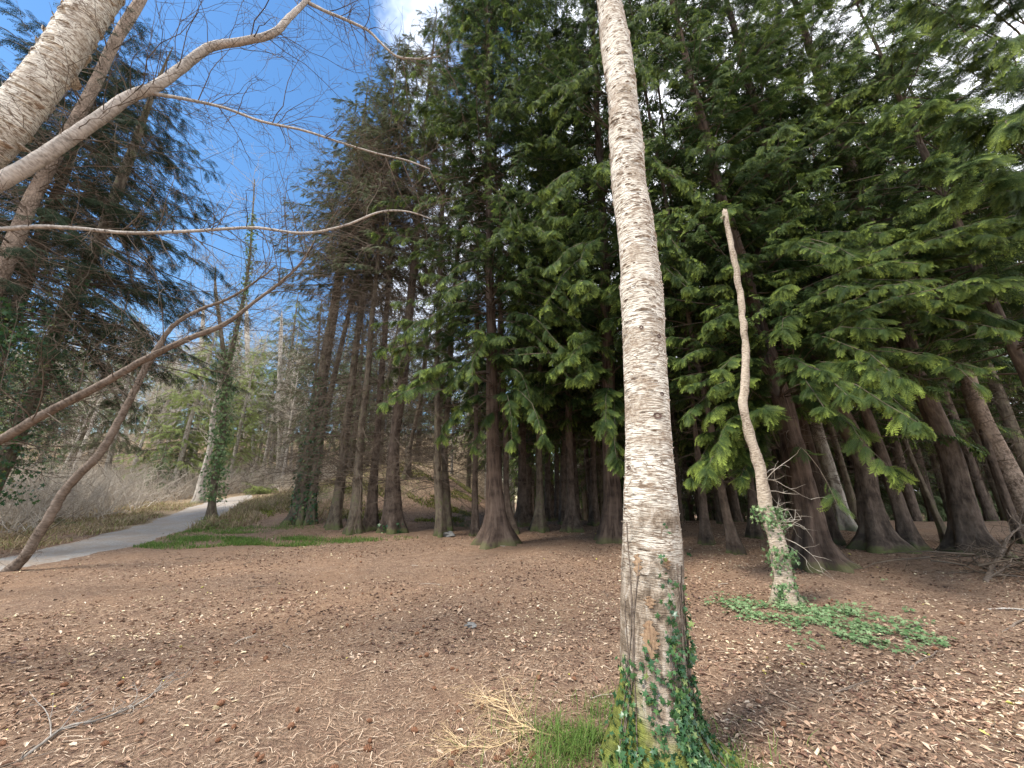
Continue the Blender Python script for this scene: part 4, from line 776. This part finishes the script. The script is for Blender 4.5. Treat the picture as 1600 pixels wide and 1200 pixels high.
scatter(pr, hill, ['tall bare grey twiggy tree on the hillside beyond the path', 'short bare tree on the hillside beyond the path', 'brownish thin conifer on the hillside beyond the path', 'yellow-green larch on the hillside beyond the path', 'spreading bare tree on the hillside beyond the path', 'green conifer on the hillside beyond the path'], HG)
def several(p, items, group):
    for i, (x, y, sc_, lab) in enumerate(items):
        o = p if i == 0 else copy_tree(p); o.location = (x, y, float(Hf(x, y))-0.05); o.rotation_euler.z = rng.uniform(0, 6.28); o.scale = (sc_,)*3; o['label'] = lab; o['group'] = group
several(proto(6, 110, 2.0, M_FARN, M_SPRUCE_G, 0.5, size=0.6, dead=10), [(-22, 24.5, 0.6, 'small dark green conifer among the brush, under the brown bough'), (-27, 23, 0.55, 'leftmost small dark green conifer among the brush'), (-24.5, 29, 0.8, 'bushy green conifer higher up among the brush on the left slope')], 'young conifers among the brush')
several(proto(15, 130, 2.6, M_SPRN, M_SPRUCE_G, 3.0, size=0.6, dead=110), [(-14.5, 27, 1, 'olive conifer above the end of the path, leftmost behind the bank'), (-12, 29, 1.1, 'olive conifer behind the bank, seen between the pale thin trunks'), (-9.5, 28, 1, 'olive conifer behind the bank, seen behind the leftmost ivy-clad trunk'), (-7.5, 31, 1.1, 'olive conifer behind the bank, seen through the middle of the row'),
  (-5.5, 29, 1.0, 'olive conifer behind the bank, near the short bent mossy trunk'), (-16, 31, 1.1, 'olive conifer behind the green shrub at the end of the path'), (-3.5, 32, 1.1, 'olive conifer behind the bank, seen between the thick trunk and the thin pair'), (-1.5, 30, 1, 'olive conifer behind the bank, seen just left of the broadest trunk')], 'olive conifers behind the bank')

# ================================================================== UNDERGROWTH, GRASS, LITTER
PU = np.array([gp(*p) for p in PATH_UP]); PL = np.array([gp(*p) for p in PATH_LO]); _y = np.linspace(5.7, 25.5, 120)
_xu = np.interp(_y, PU[:, 1], PU[:, 0]); _xl = np.interp(_y, PL[:, 1], PL[:, 0]); PCs = np.stack([(_xu+_xl)/2, _y, 0*_y, np.abs(_xu-_xl)/2], -1)
def pdist(x, y):
    return np.abs(x-np.interp(y, PCs[:, 1], PCs[:, 0]))*0.85-np.interp(y, PCs[:, 1], PCs[:, 3])*0.85+np.clip(y-26.5, 0, 9)
def on_ground(x, y, dz=0.0): return np.stack([x, y, Hf(x, y)+dz], -1)
def brush():
    n = 1150; x = rng.uniform(-34, -6, n); y = rng.uniform(11.5, 34, n)
    up = (x < -9.5-(y-12)*0.15) & (pdist(x, y) > 1.9) & (x > -y*1.45); px_side = np.interp(y, PCs[:, 1], PCs[:, 0]); keep = up & ((x < px_side-1.0) | (y > 27.5)); x = x[keep]; y = y[keep]
    m = 9; P0 = np.repeat(on_ground(x, y, -0.05), m, 0); P0[:, :2] += rng.normal(size=(len(P0), 2))*0.15
    L = np.repeat(rng.uniform(0.8, 2.6, len(x)), m)*rng.uniform(0.6, 1.1, len(P0)); mb = MB()
    A = grow(P0, dirs_az(len(P0), rng.uniform(0.6, 1.45, len(P0))), L, 7, 0.09, 0.04); tubes(mb, A, rtaper(rng.uniform(0.010, 0.030, len(A)), 7), 3)
    i, t, p, d = kids(A, 3, 0.2, 1, 0.6); B = grow(p, d, L[i]*0.4, 5, 0.12); tubes(mb, B, rtaper(np.full(len(i), 0.008), 5), 3)
    i, t, p, d = kids(B, 1, 0.2, 1, 0.7); C = grow(p, d, np.full(len(i), 0.35), 3, 0.15); tubes(mb, C, rtaper(np.full(len(i), 0.005), 3), 3)
    o = mb.build('brushwood', M_TWIG_PALE); tag(o, kind='stuff')
brush()
def blades(x, y, h, w, name, mat, lean=0.5, dz=0, tip=0.0, seg=3):
    n = len(x)
    if n == 0: return None
    P0 = on_ground(x, y, dz-0.005); az = rng.uniform(0, 2*pi, n); d = np.stack([np.cos(az), np.sin(az), 0*az], -1); sd = np.stack([-np.sin(az), np.cos(az), 0*az], -1)
    h = h*rng.uniform(0.4, 1.2, n); ln = lean*rng.uniform(0.2, 1.6, n); V = []
    for k in range(seg):
        u = k/seg; c = P0+d*(h*ln*u*u)[:, None]; c[:, 2] += h*u*(1-0.3*ln*u); ww = (w*(1-u*0.6)); V += [c-sd*ww, c+sd*ww]
    c = P0+d*(h*ln)[:, None]; c[:, 2] += h*(1-0.3*ln); V.append(c); V = np.stack(V, 1); m = V.shape[1]; b = np.arange(n)[:, None]*m
    Q = np.concatenate([b+np.array([2*k, 2*k+1, 2*k+3, 2*k+2]) for k in range(seg-1)]); T = b+np.array([2*seg-2, 2*seg-1, 2*seg])
    mb = MB(); mb.add(V, T=T, Q=Q, tint=np.repeat(rng.random(n), m), tip=np.repeat((rng.random(n) < 0.18)*rng.uniform(0.4, 1, n)+tip, m)); o = mb.build(name, mat); tag(o, kind='stuff'); return o
def clumpy(x, y, f=1.0, th=0.0):
    return (np.sin(x*2.1*f+1.3*np.sin(y*1.7*f))+np.sin(y*2.7*f+x*0.9*f)+rng.normal(size=len(x))*0.5) > th
def ellipse(n, px, py, sx, sy):
    """points round a spot of ground, semi-axes in metres"""
    c = gp(px, py); a = rng.uniform(0, 2*pi, n); r = np.sqrt(rng.random(n))*(1+0.25*np.sin(a*3+1)+0.15*np.sin(a*7)); return c[0]+sx*r*np.cos(a), c[1]+sy*r*np.sin(a)
x, y = ellipse(15000, 345, 846, 3.2, 0.75); x2, y2 = ellipse(2500, 500, 845, 1.8, 0.45); x3, y3 = ellipse(5000, 330, 830, 2.2, 0.8); x = np.r_[x, x2, x3]; y = np.r_[y, y2, y3]; k = (pdist(x, y) > 0.1) & clumpy(x, y, 2.2, rng.normal(size=len(x))*0.9); blades(x[k], y[k], 0.09, 0.006, 'grass', M_GRASS, 0.6)
n = 30000; x = rng.uniform(-13, -3.5, n); y = rng.uniform(12.3, 24, n); k = (pdist(x, y) > 0.15) & clumpy(x, y, 0.8, 0.1) & (rng.random(n) < S(-3.5, -6.5, x)); blades(x[k], y[k], 0.20, 0.009, 'dry_grass', M_DRY, 1.0)
n = 60000; x = rng.uniform(-28, -8, n); y = rng.uniform(8.5, 22, n); k = (pdist(x, y) > 0.05) & clumpy(x, y, 1.3, -0.2) & (x < np.interp(y, PCs[:, 1], PCs[:, 0])); blades(x[k], y[k], 0.26, 0.010, 'dry_grass', M_DRY, 1.4)
M_MOSS = leaf_mat('moss_tufts', (0.09, 0.11, 0.02), (0.24, 0.26, 0.05), (0.30, 0.26, 0.12), 0.2, 0.8)
n = 60000; x = rng.uniform(-13.5, -1.5, n); y = rng.uniform(13.2, 25, n); k = (pdist(x, y) > 0.3) & (np.sin(x*1.9+1.3*np.sin(y*1.2))+np.sin(y*2.2+x*0.8)+0.7*np.sin(x*5+y*4)+rng.normal(size=n)*0.3 > 0.75); blades(x[k], y[k], 0.10, 0.02, 'moss', M_MOSS, 1.0, seg=2)
n = 16000; x = rng.uniform(-14, -8.2, n); y = rng.uniform(11.6, 20, n); k = (pdist(x, y) > 0.1) & clumpy(x, y, 1.8, 0.0) & (x > np.interp(y, PCs[:, 1], PCs[:, 0])); blades(x[k], y[k], 0.34, 0.010, 'dry_grass', M_DRY, 0.9)
# bright grass and moss tuft at the birch foot
bx, by = birch.location.x, birch.location.y
a = rng.uniform(0, 2*pi, 5200); rr = 0.20+np.abs(rng.normal(size=5200))*0.22; x = bx+np.cos(a)*rr*1.2-0.16; y = by+np.sin(a)*rr*0.9; k = clumpy(x, y, 5, -0.9) & (rng.random(5200) < np.where(x < bx+0.1, 1, 0.35)); blades(x[k], y[k], 0.13, 0.0022, 'grass', M_GRASS, 0.9, seg=5)

def logpts(n, r0=1.0, r1=17, spread=1.15):
    r = r0*(r1/r0)**rng.random(n); a = rng.uniform(-spread, spread, n); return r*np.sin(a), r*np.cos(a), r
def litter():
    n = 80000; x, y, r = logpts(n); x2, y2, r2 = logpts(42000, 4.0, 15); x = np.r_[x, x2]; y = np.r_[y, y2]; r = np.r_[r, r2]; n = len(x); cl = np.sin(x*1.1+np.sin(y*1.9))+np.sin(y*1.3-x*0.7)+0.6*np.sin(x*4.1)*np.sin(y*3.7); k = (rng.random(n) < 0.45+0.28*cl+0.35*S(0.5, 3, x)); k &= (pdist(x, y) > -1.0*rng.random(n)**1.6)
    x, y = x[k], y[k]; n = len(x); s = rng.lognormal(-0.15, 0.45, n)*0.0145*(1+0.9*(rng.random(n) < 0.10))*(1+0.15*S(0.6, 3, x)); s = np.minimum(s, 0.025); az = rng.uniform(0, 2*pi, n)
    base = np.array([(-1, 0, 0.0), (-0.45, 0.45, 0.12), (0.4, 0.42, 0.1), (1.15, 0, 0.05), (0.35, -0.45, 0.14), (-0.5, -0.42, 0.1), (0, 0, -0.05)]); V = np.broadcast_to(base, (n, 7, 3)).copy()
    V[:, :, 2] *= rng.uniform(0.2, 4.5, n)[:, None]; V[:, :, 1] *= rng.uniform(0.5, 1.2, n)[:, None]; V += rng.normal(size=V.shape)*0.08; V *= s[:, None, None]
    X = np.stack([np.cos(az), np.sin(az), 0*az], -1); Y = np.stack([-np.sin(az), np.cos(az), 0*az], -1); til = rng.normal(size=(n, 2))*0.22
    Wd = V[:, :, 0:1]*X[:, None]+V[:, :, 1:2]*Y[:, None]; Wd[:, :, 2] += V[:, :, 2]+til[:, :1]*V[:, :, 0]+til[:, 1:]*V[:, :, 1]
    Wd = Wd+on_ground(x, y, 0.006)[:, None]; T = np.array([(6, i, (i+1) % 6) for i in range(6)])
    t = np.clip(rng.beta(1.4, 1.5, n)*0.95, 0, 0.95); t[rng.random(n) < 0.012] = 0.99; t[rng.random(n) < 0.002] = 1.0
    t = np.clip(t+0.22*np.sin(x*2.3+np.sin(y*3.1))*np.sin(y*1.7-x), 0, 0.96); t[rng.random(n) < 0.0018] = 1.0
    mb = MB(); mb.add(Wd, T=T[None]+(np.arange(n)*7)[:, None, None], tint=np.repeat(t, 7)); o = mb.build('leaf_litter', M_LITTER, smooth=False); tag(o, kind='stuff')
    n = 60000; x, y, r = logpts(n, 1.0, 11); az = rng.uniform(0, 2*pi, n); L = rng.lognormal(0, 0.55, n)*0.017; w = L*0.02+0.0006+r*0.00018; cv = rng.normal(size=n)*0.25; c = on_ground(x, y, 0.009)
    d = np.stack([np.cos(az), np.sin(az), rng.normal(size=n)*0.12], -1); q = np.stack([-np.sin(az), np.cos(az), 0*az], -1)
    V = np.stack([c-d*L[:, None]-q*w[:, None], c-d*L[:, None]+q*w[:, None], c+q*(w+cv*L)[:, None], c+q*(-w+cv*L)[:, None], c+d*L[:, None]+q*w[:, None]*0.6, c+d*L[:, None]-q*w[:, None]*0.6], 1); V[:, 2:4, 2] += 0.003
    b = np.arange(n)[:, None]*6; Q = np.concatenate([b+[0, 1, 2, 3], b+[3, 2, 4, 5]]); t = np.clip(rng.beta(2.2, 1.5, n), 0, 0.95)
    mb = MB(); mb.add(V, Q=Q, tint=np.repeat(t, 6)); o = mb.build('needle_litter', M_LITTER); tag(o, kind='stuff')
litter()
# trailing ivy on the ground around the broken birch
def ground_ivy():
    iv = MB()
    for (px, py, sx, sy, n) in ((1225, 955, 0.85, 0.5, 1300), (1310, 972, 0.85, 0.5, 1500), (1385, 1000, 0.55, 0.28, 620), (1150, 950, 0.35, 0.22, 200), (1250, 1015, 0.22, 0.10, 70), (1440, 1010, 0.12, 0.10, 40), (1420, 960, 0.05, 0.04, 14), (1380, 912, 0.07, 0.05, 20)):
        x, y = ellipse(n, px, py, sx, sy); k = clumpy(x, y, 4.6, rng.normal(size=n)*0.5-0.3); x = x[k]; y = y[k]; p = on_ground(x, y, 0)+np.c_[0*x, 0*x, rng.uniform(0.008, 0.06, len(x))]; a = rng.uniform(0, 2*pi, len(x))
        place(iv, IVY, p, np.stack([np.cos(a), np.sin(a), -0.15+0*a], -1), np.array([0, 0, 1.0])+0.35*rng.normal(size=p.shape)+[0, -0.25, 0], 0.040*rng.uniform(0.5, 1.3, len(x)), rng.random(len(x)), 0); iv.D[-1][:] = 0
    o = iv.build('ground_ivy', M_IVYG); tag(o, kind='stuff')
ground_ivy()

# ---- cones
def cone_mesh():
    mb = MB(); k, s = 13, 12; a = np.arange(s)/s*2*pi; z = np.linspace(0, 1, k); r = 0.30*np.sin(pi*np.clip(z*0.93+0.05, 0, 1))**0.7; V = []
    for i in range(k):
        rr = r[i]*(1+(0.28 if i % 2 else -0.12)*np.where((np.arange(s)+i//2) % 2, 1, 0.3)); V.append(np.stack([z[i]+0*a-(0.03 if i % 2 else 0), rr*np.cos(a), rr*np.sin(a)], -1))
    V = np.array(V)*0.055; i = np.arange(k-1)[:, None]*s; j = np.arange(s)[None]; Q = np.stack([i+j, i+(j+1) % s, i+s+(j+1) % s, i+s+j], -1)
    n = k*s; V = np.vstack([V.reshape(-1, 3), [[-0.001, 0, 0], [0.056, 0, 0]]]); T = [((q+1) % s, q, n) for q in range(s)]+[((k-1)*s+q, (k-1)*s+(q+1) % s, n+1) for q in range(s)]
    mb.add(V, T=T, Q=Q); return mb.mesh('conifer_cone', M_CONE, smooth=False)
cm = cone_mesh()
xs_, ys_, rs_ = logpts(260, 1.6, 9, 1.0); cnt = 0
for x, y in zip(xs_, ys_):
    if math.hypot(x-bx, y-by) < 0.5 or (x > 0.6 and rng.random() < 0.75): continue
    o = bpy.data.objects.new('conifer_cone', cm); COL.objects.link(o); o.location = (x, y, float(Hf(x, y))+0.013); o.rotation_euler = (rng.uniform(0, 6.28), rng.normal()*0.15, rng.uniform(0, 6.28)); s_ = rng.uniform(0.55, 1.05); o.scale = (s_, s_, s_)
    tag(o, 'brown scaly conifer cone lying on the reddish needle litter', 'cone', 'cones scattered over the forest floor'); cnt += 1
    if cnt > 130: break

# ---- fallen wood
def flat_branch(name, label, pxs, r0, mat, n=10, L=0.5, sub=3, cat='branch', lift=0.015, up=0.15, sub2=2, Ln=None, grav=0.0, group=None):
    pts = np.array([gp(*p[:2]) for p in pxs]); pts[:, 2] += lift+np.array([p[2] if len(p) > 2 else 0 for p in pxs]); O = pts[0].copy(); pts[0, 2] -= lift+r0*1.5
    q = smooth_path(pts, 36); R = np.linspace(r0, r0*0.3, 36); mb = MB(); q += rng.normal(size=q.shape)*r0*0.12; tubes(mb, q, R, 9, lobes=1+0.07*rng.normal(size=(1, 36, 9)))
    def fl(P): P[..., 2] = np.maximum(P[..., 2], Hf(P[..., 0], P[..., 1])+0.006); return P
    if n:
        i, t, p, d = kids(q[None], n, 0.12, 1.0, 0.75); d[:, 2] = d[:, 2]*up+up*rng.random(n); B = fl(grow(p, d, L*rng.uniform(0.4, 1.2, n), 8, 0.14, grav)); tubes(mb, B, rtaper(np.full(n, r0*0.42), 8), 5)
        if sub:
            i, t, p, d = kids(B, sub, 0.1, 1, 0.7); d[:, 2] = d[:, 2]*up+up*0.3; C = fl(grow(p, d, L*0.5*rng.uniform(0.4, 1.1, len(i)), 7, 0.18, grav)); tubes(mb, C, rtaper(np.full(len(i), r0*0.24), 7), 4)
            if sub2:
                i, t, p, d = kids(C, sub2, 0.1, 1, 0.8); d[:, 2] *= up; D = fl(grow(p, d, L*0.25*rng.uniform(0.4, 1.1, len(i)), 5, 0.2)); tubes(mb, D, rtaper(np.full(len(i), r0*0.16), 5), 3)
    o = mb.build(name, mat, None, O); return tag(o, label, cat, group)
flat_branch('fallen_branch', 'pale fallen branch with thin upright twigs lying at the lower left corner', [(20, 1200), (60, 1172), (105, 1148), (150, 1130), (200, 1115), (228, 1102), (248, 1078)], 0.009, M_STICK, 8, 0.30, 3, up=0.5)
flat_branch('fallen_twigs', 'straw-coloured fan of dry twigs lying left of the birch foot', [(872, 1158), (845, 1155), (820, 1148), (806, 1130), (790, 1110), (770, 1095)], 0.006, M_STRAW, 26, 0.36, 4, up=0.02, sub2=2)
flat_branch('fallen_twigs', 'second smaller spray of straw-coloured twigs below the main fan', [(830, 1150), (800, 1165), (770, 1175), (740, 1178), (715, 1180)], 0.0045, M_STRAW, 22, 0.30, 4, up=0.08)
flat_branch('fallen_branch', 'dark curved stick on the litter below the ivy patch', [(1415, 1050), (1440, 1040), (1462, 1030), (1466, 1018)], 0.010, M_BROWN, 2, 0.15, 0)
flat_branch('fallen_branch', 'thin brown stick right of the birch foot near the bottom edge', [(1290, 1095), (1320, 1082), (1362, 1072)], 0.007, M_BROWN, 2, 0.15, 0)
flat_branch('fallen_branch', 'long pale stick lying at right, pointing to the edge', [(1536, 952), (1570, 955), (1640, 962)], 0.012, M_LIMB, 2, 0.2, 0)
flat_branch('fallen_branch', 'dark stick lying at right below the long pale one', [(1560, 990), (1600, 975), (1650, 960)], 0.013, M_BROWN, 3, 0.2, 2)
flat_branch('fallen_branch', 'thick forked bough leaning out of the brush heap at the right edge', [(1533, 918), (1555, 890, 0.05), (1575, 885, 0.25), (1600, 880, 0.5), (1640, 880, 0.75)], 0.048, M_BROWN, 5, 0.9, 3, up=0.9)
def brush_heap():
    c = gp(1590, 905); n = 90; P0 = c+np.c_[rng.normal(size=n)*0.45+0.35, rng.normal(size=n)*0.35, rng.uniform(0, 0.35, n)]; A = grow(P0, dirs_az(n, rng.uniform(-0.1, 0.6, n)), rng.uniform(0.4, 1.3, n), 7, 0.12, 0.04); A[..., 2] = np.maximum(A[..., 2], Hf(A[..., 0], A[..., 1])+0.01)
    mb = MB(); tubes(mb, A-c, rtaper(rng.uniform(0.004, 0.018, n), 7), 5); i, t, p, d = kids(A, 4); B = grow(p, d, np.full(len(i), 0.3), 5, 0.15); tubes(mb, B-c, rtaper(np.full(len(i), 0.004), 5), 3)
    o = mb.build('brush_heap', M_TWIG, None); o.location = tuple(c); tag(o, 'heap of dead twigs and branches at the right edge under the dark trunks', 'brush heap')
brush_heap()
for c in range(36):
    x, y, r = logpts(1, 1.8, 11, 1.0); x = float(x[0]); y = float(y[0]); a = rng.uniform(0, 2*pi); L = rng.uniform(0.12, 0.45); k = 9; t = np.linspace(-0.5, 0.5, k)*L; q = np.stack([x+np.cos(a)*t+0.06*L*np.sin(t*9/L), y+np.sin(a)*t+0.05*L*np.cos(t*7/L), 0*t], -1); q[:, 2] = Hf(q[:, 0], q[:, 1])+0.012
    mb = MB(); tubes(mb, q, np.linspace(0.005, 0.002, k)*rng.uniform(0.6, 1.3), 5); i, t_, p, d = kids(q[None], 2, 0.2, 0.9, 0.6); d[:, 2] = 0.02; tubes(mb, grow(p, d, np.full(2, L*0.3), 4, 0.1), rtaper(np.full(2, 0.002), 4), 3)
    o = mb.build('fallen_stick', M_TWIG_PALE if c % 3 == 0 else M_BROWN, None, q[0]); tag(o, 'thin short stick lying loose on the needle litter', 'stick', 'loose sticks on the forest floor')
# ---- stone, fern, bushes
def rock(px, py, s, label):
    B = gp(px, py); m, n = 10, 16; th = np.linspace(0.02, pi-0.02, m)[:, None]; ph = np.linspace(0, 2*pi, n, endpoint=False)[None]; r = 1+0.16*np.sin(3*ph+2*th)+0.12*np.sin(5*th+ph*2)+0.05*rng.normal(size=(m, n))
    V = np.stack([r*np.sin(th)*np.cos(ph)*1.3, r*np.sin(th)*np.sin(ph), r*np.cos(th)*0.55+0.25], -1)*s; i = np.arange(m-1)[:, None]*n; j = np.arange(n)[None]; mb = MB(); mb.add(V, Q=np.stack([i+j, i+n+j, i+n+(j+1) % n, i+(j+1) % n], -1))
    o = mb.build('stone', M_ROCK, smooth=False); o.location = tuple(B); tag(o, label, 'stone')
rock(699, 838, 0.14, 'small grey stone beside the foot of the thin mossy-footed trunk'); rock(735, 983, 0.045, 'small bluish stone lying on the open litter')
def fern(px, py, n, L, label, mat, cat='fern', name='fern'):
    B = gp(px, py); root = empty(name, B, label, cat); mb = MB(); W = MB(); A = grow(np.repeat(B[None], n, 0), dirs_az(n, rng.uniform(0.5, 1.2, n)), np.full(n, L)*rng.uniform(0.6, 1.1, n), 8, 0.04, 0.16); tubes(W, A, rtaper(np.full(n, 0.006), 8), 4)
    sprays(mb, A, np.full(n, L), 14/L, 0.3*L, SP_MID, t0=0.1); mb.build('leaves', mat, root, B, smooth=False); W.build('stems', M_BROWN, root, B)
fern(712, 822, 12, 0.8, 'blue-green fern low on the bank between the thin trunks', M_FARN); fern(406, 772, 40, 1.3, 'bright green bushy shrub where the path ends', M_LARCH, 'shrub', 'shrub'); fern(331, 826, 30, 0.5, 'small green conifer seedling at the foot of the ivy-wrapped tree', M_LARCH, 'seedling', 'seedling')
fern(95, 822, 14, 0.5, 'small dark green plant on the pale verge left of the path', M_FARN, 'plant', 'plant')
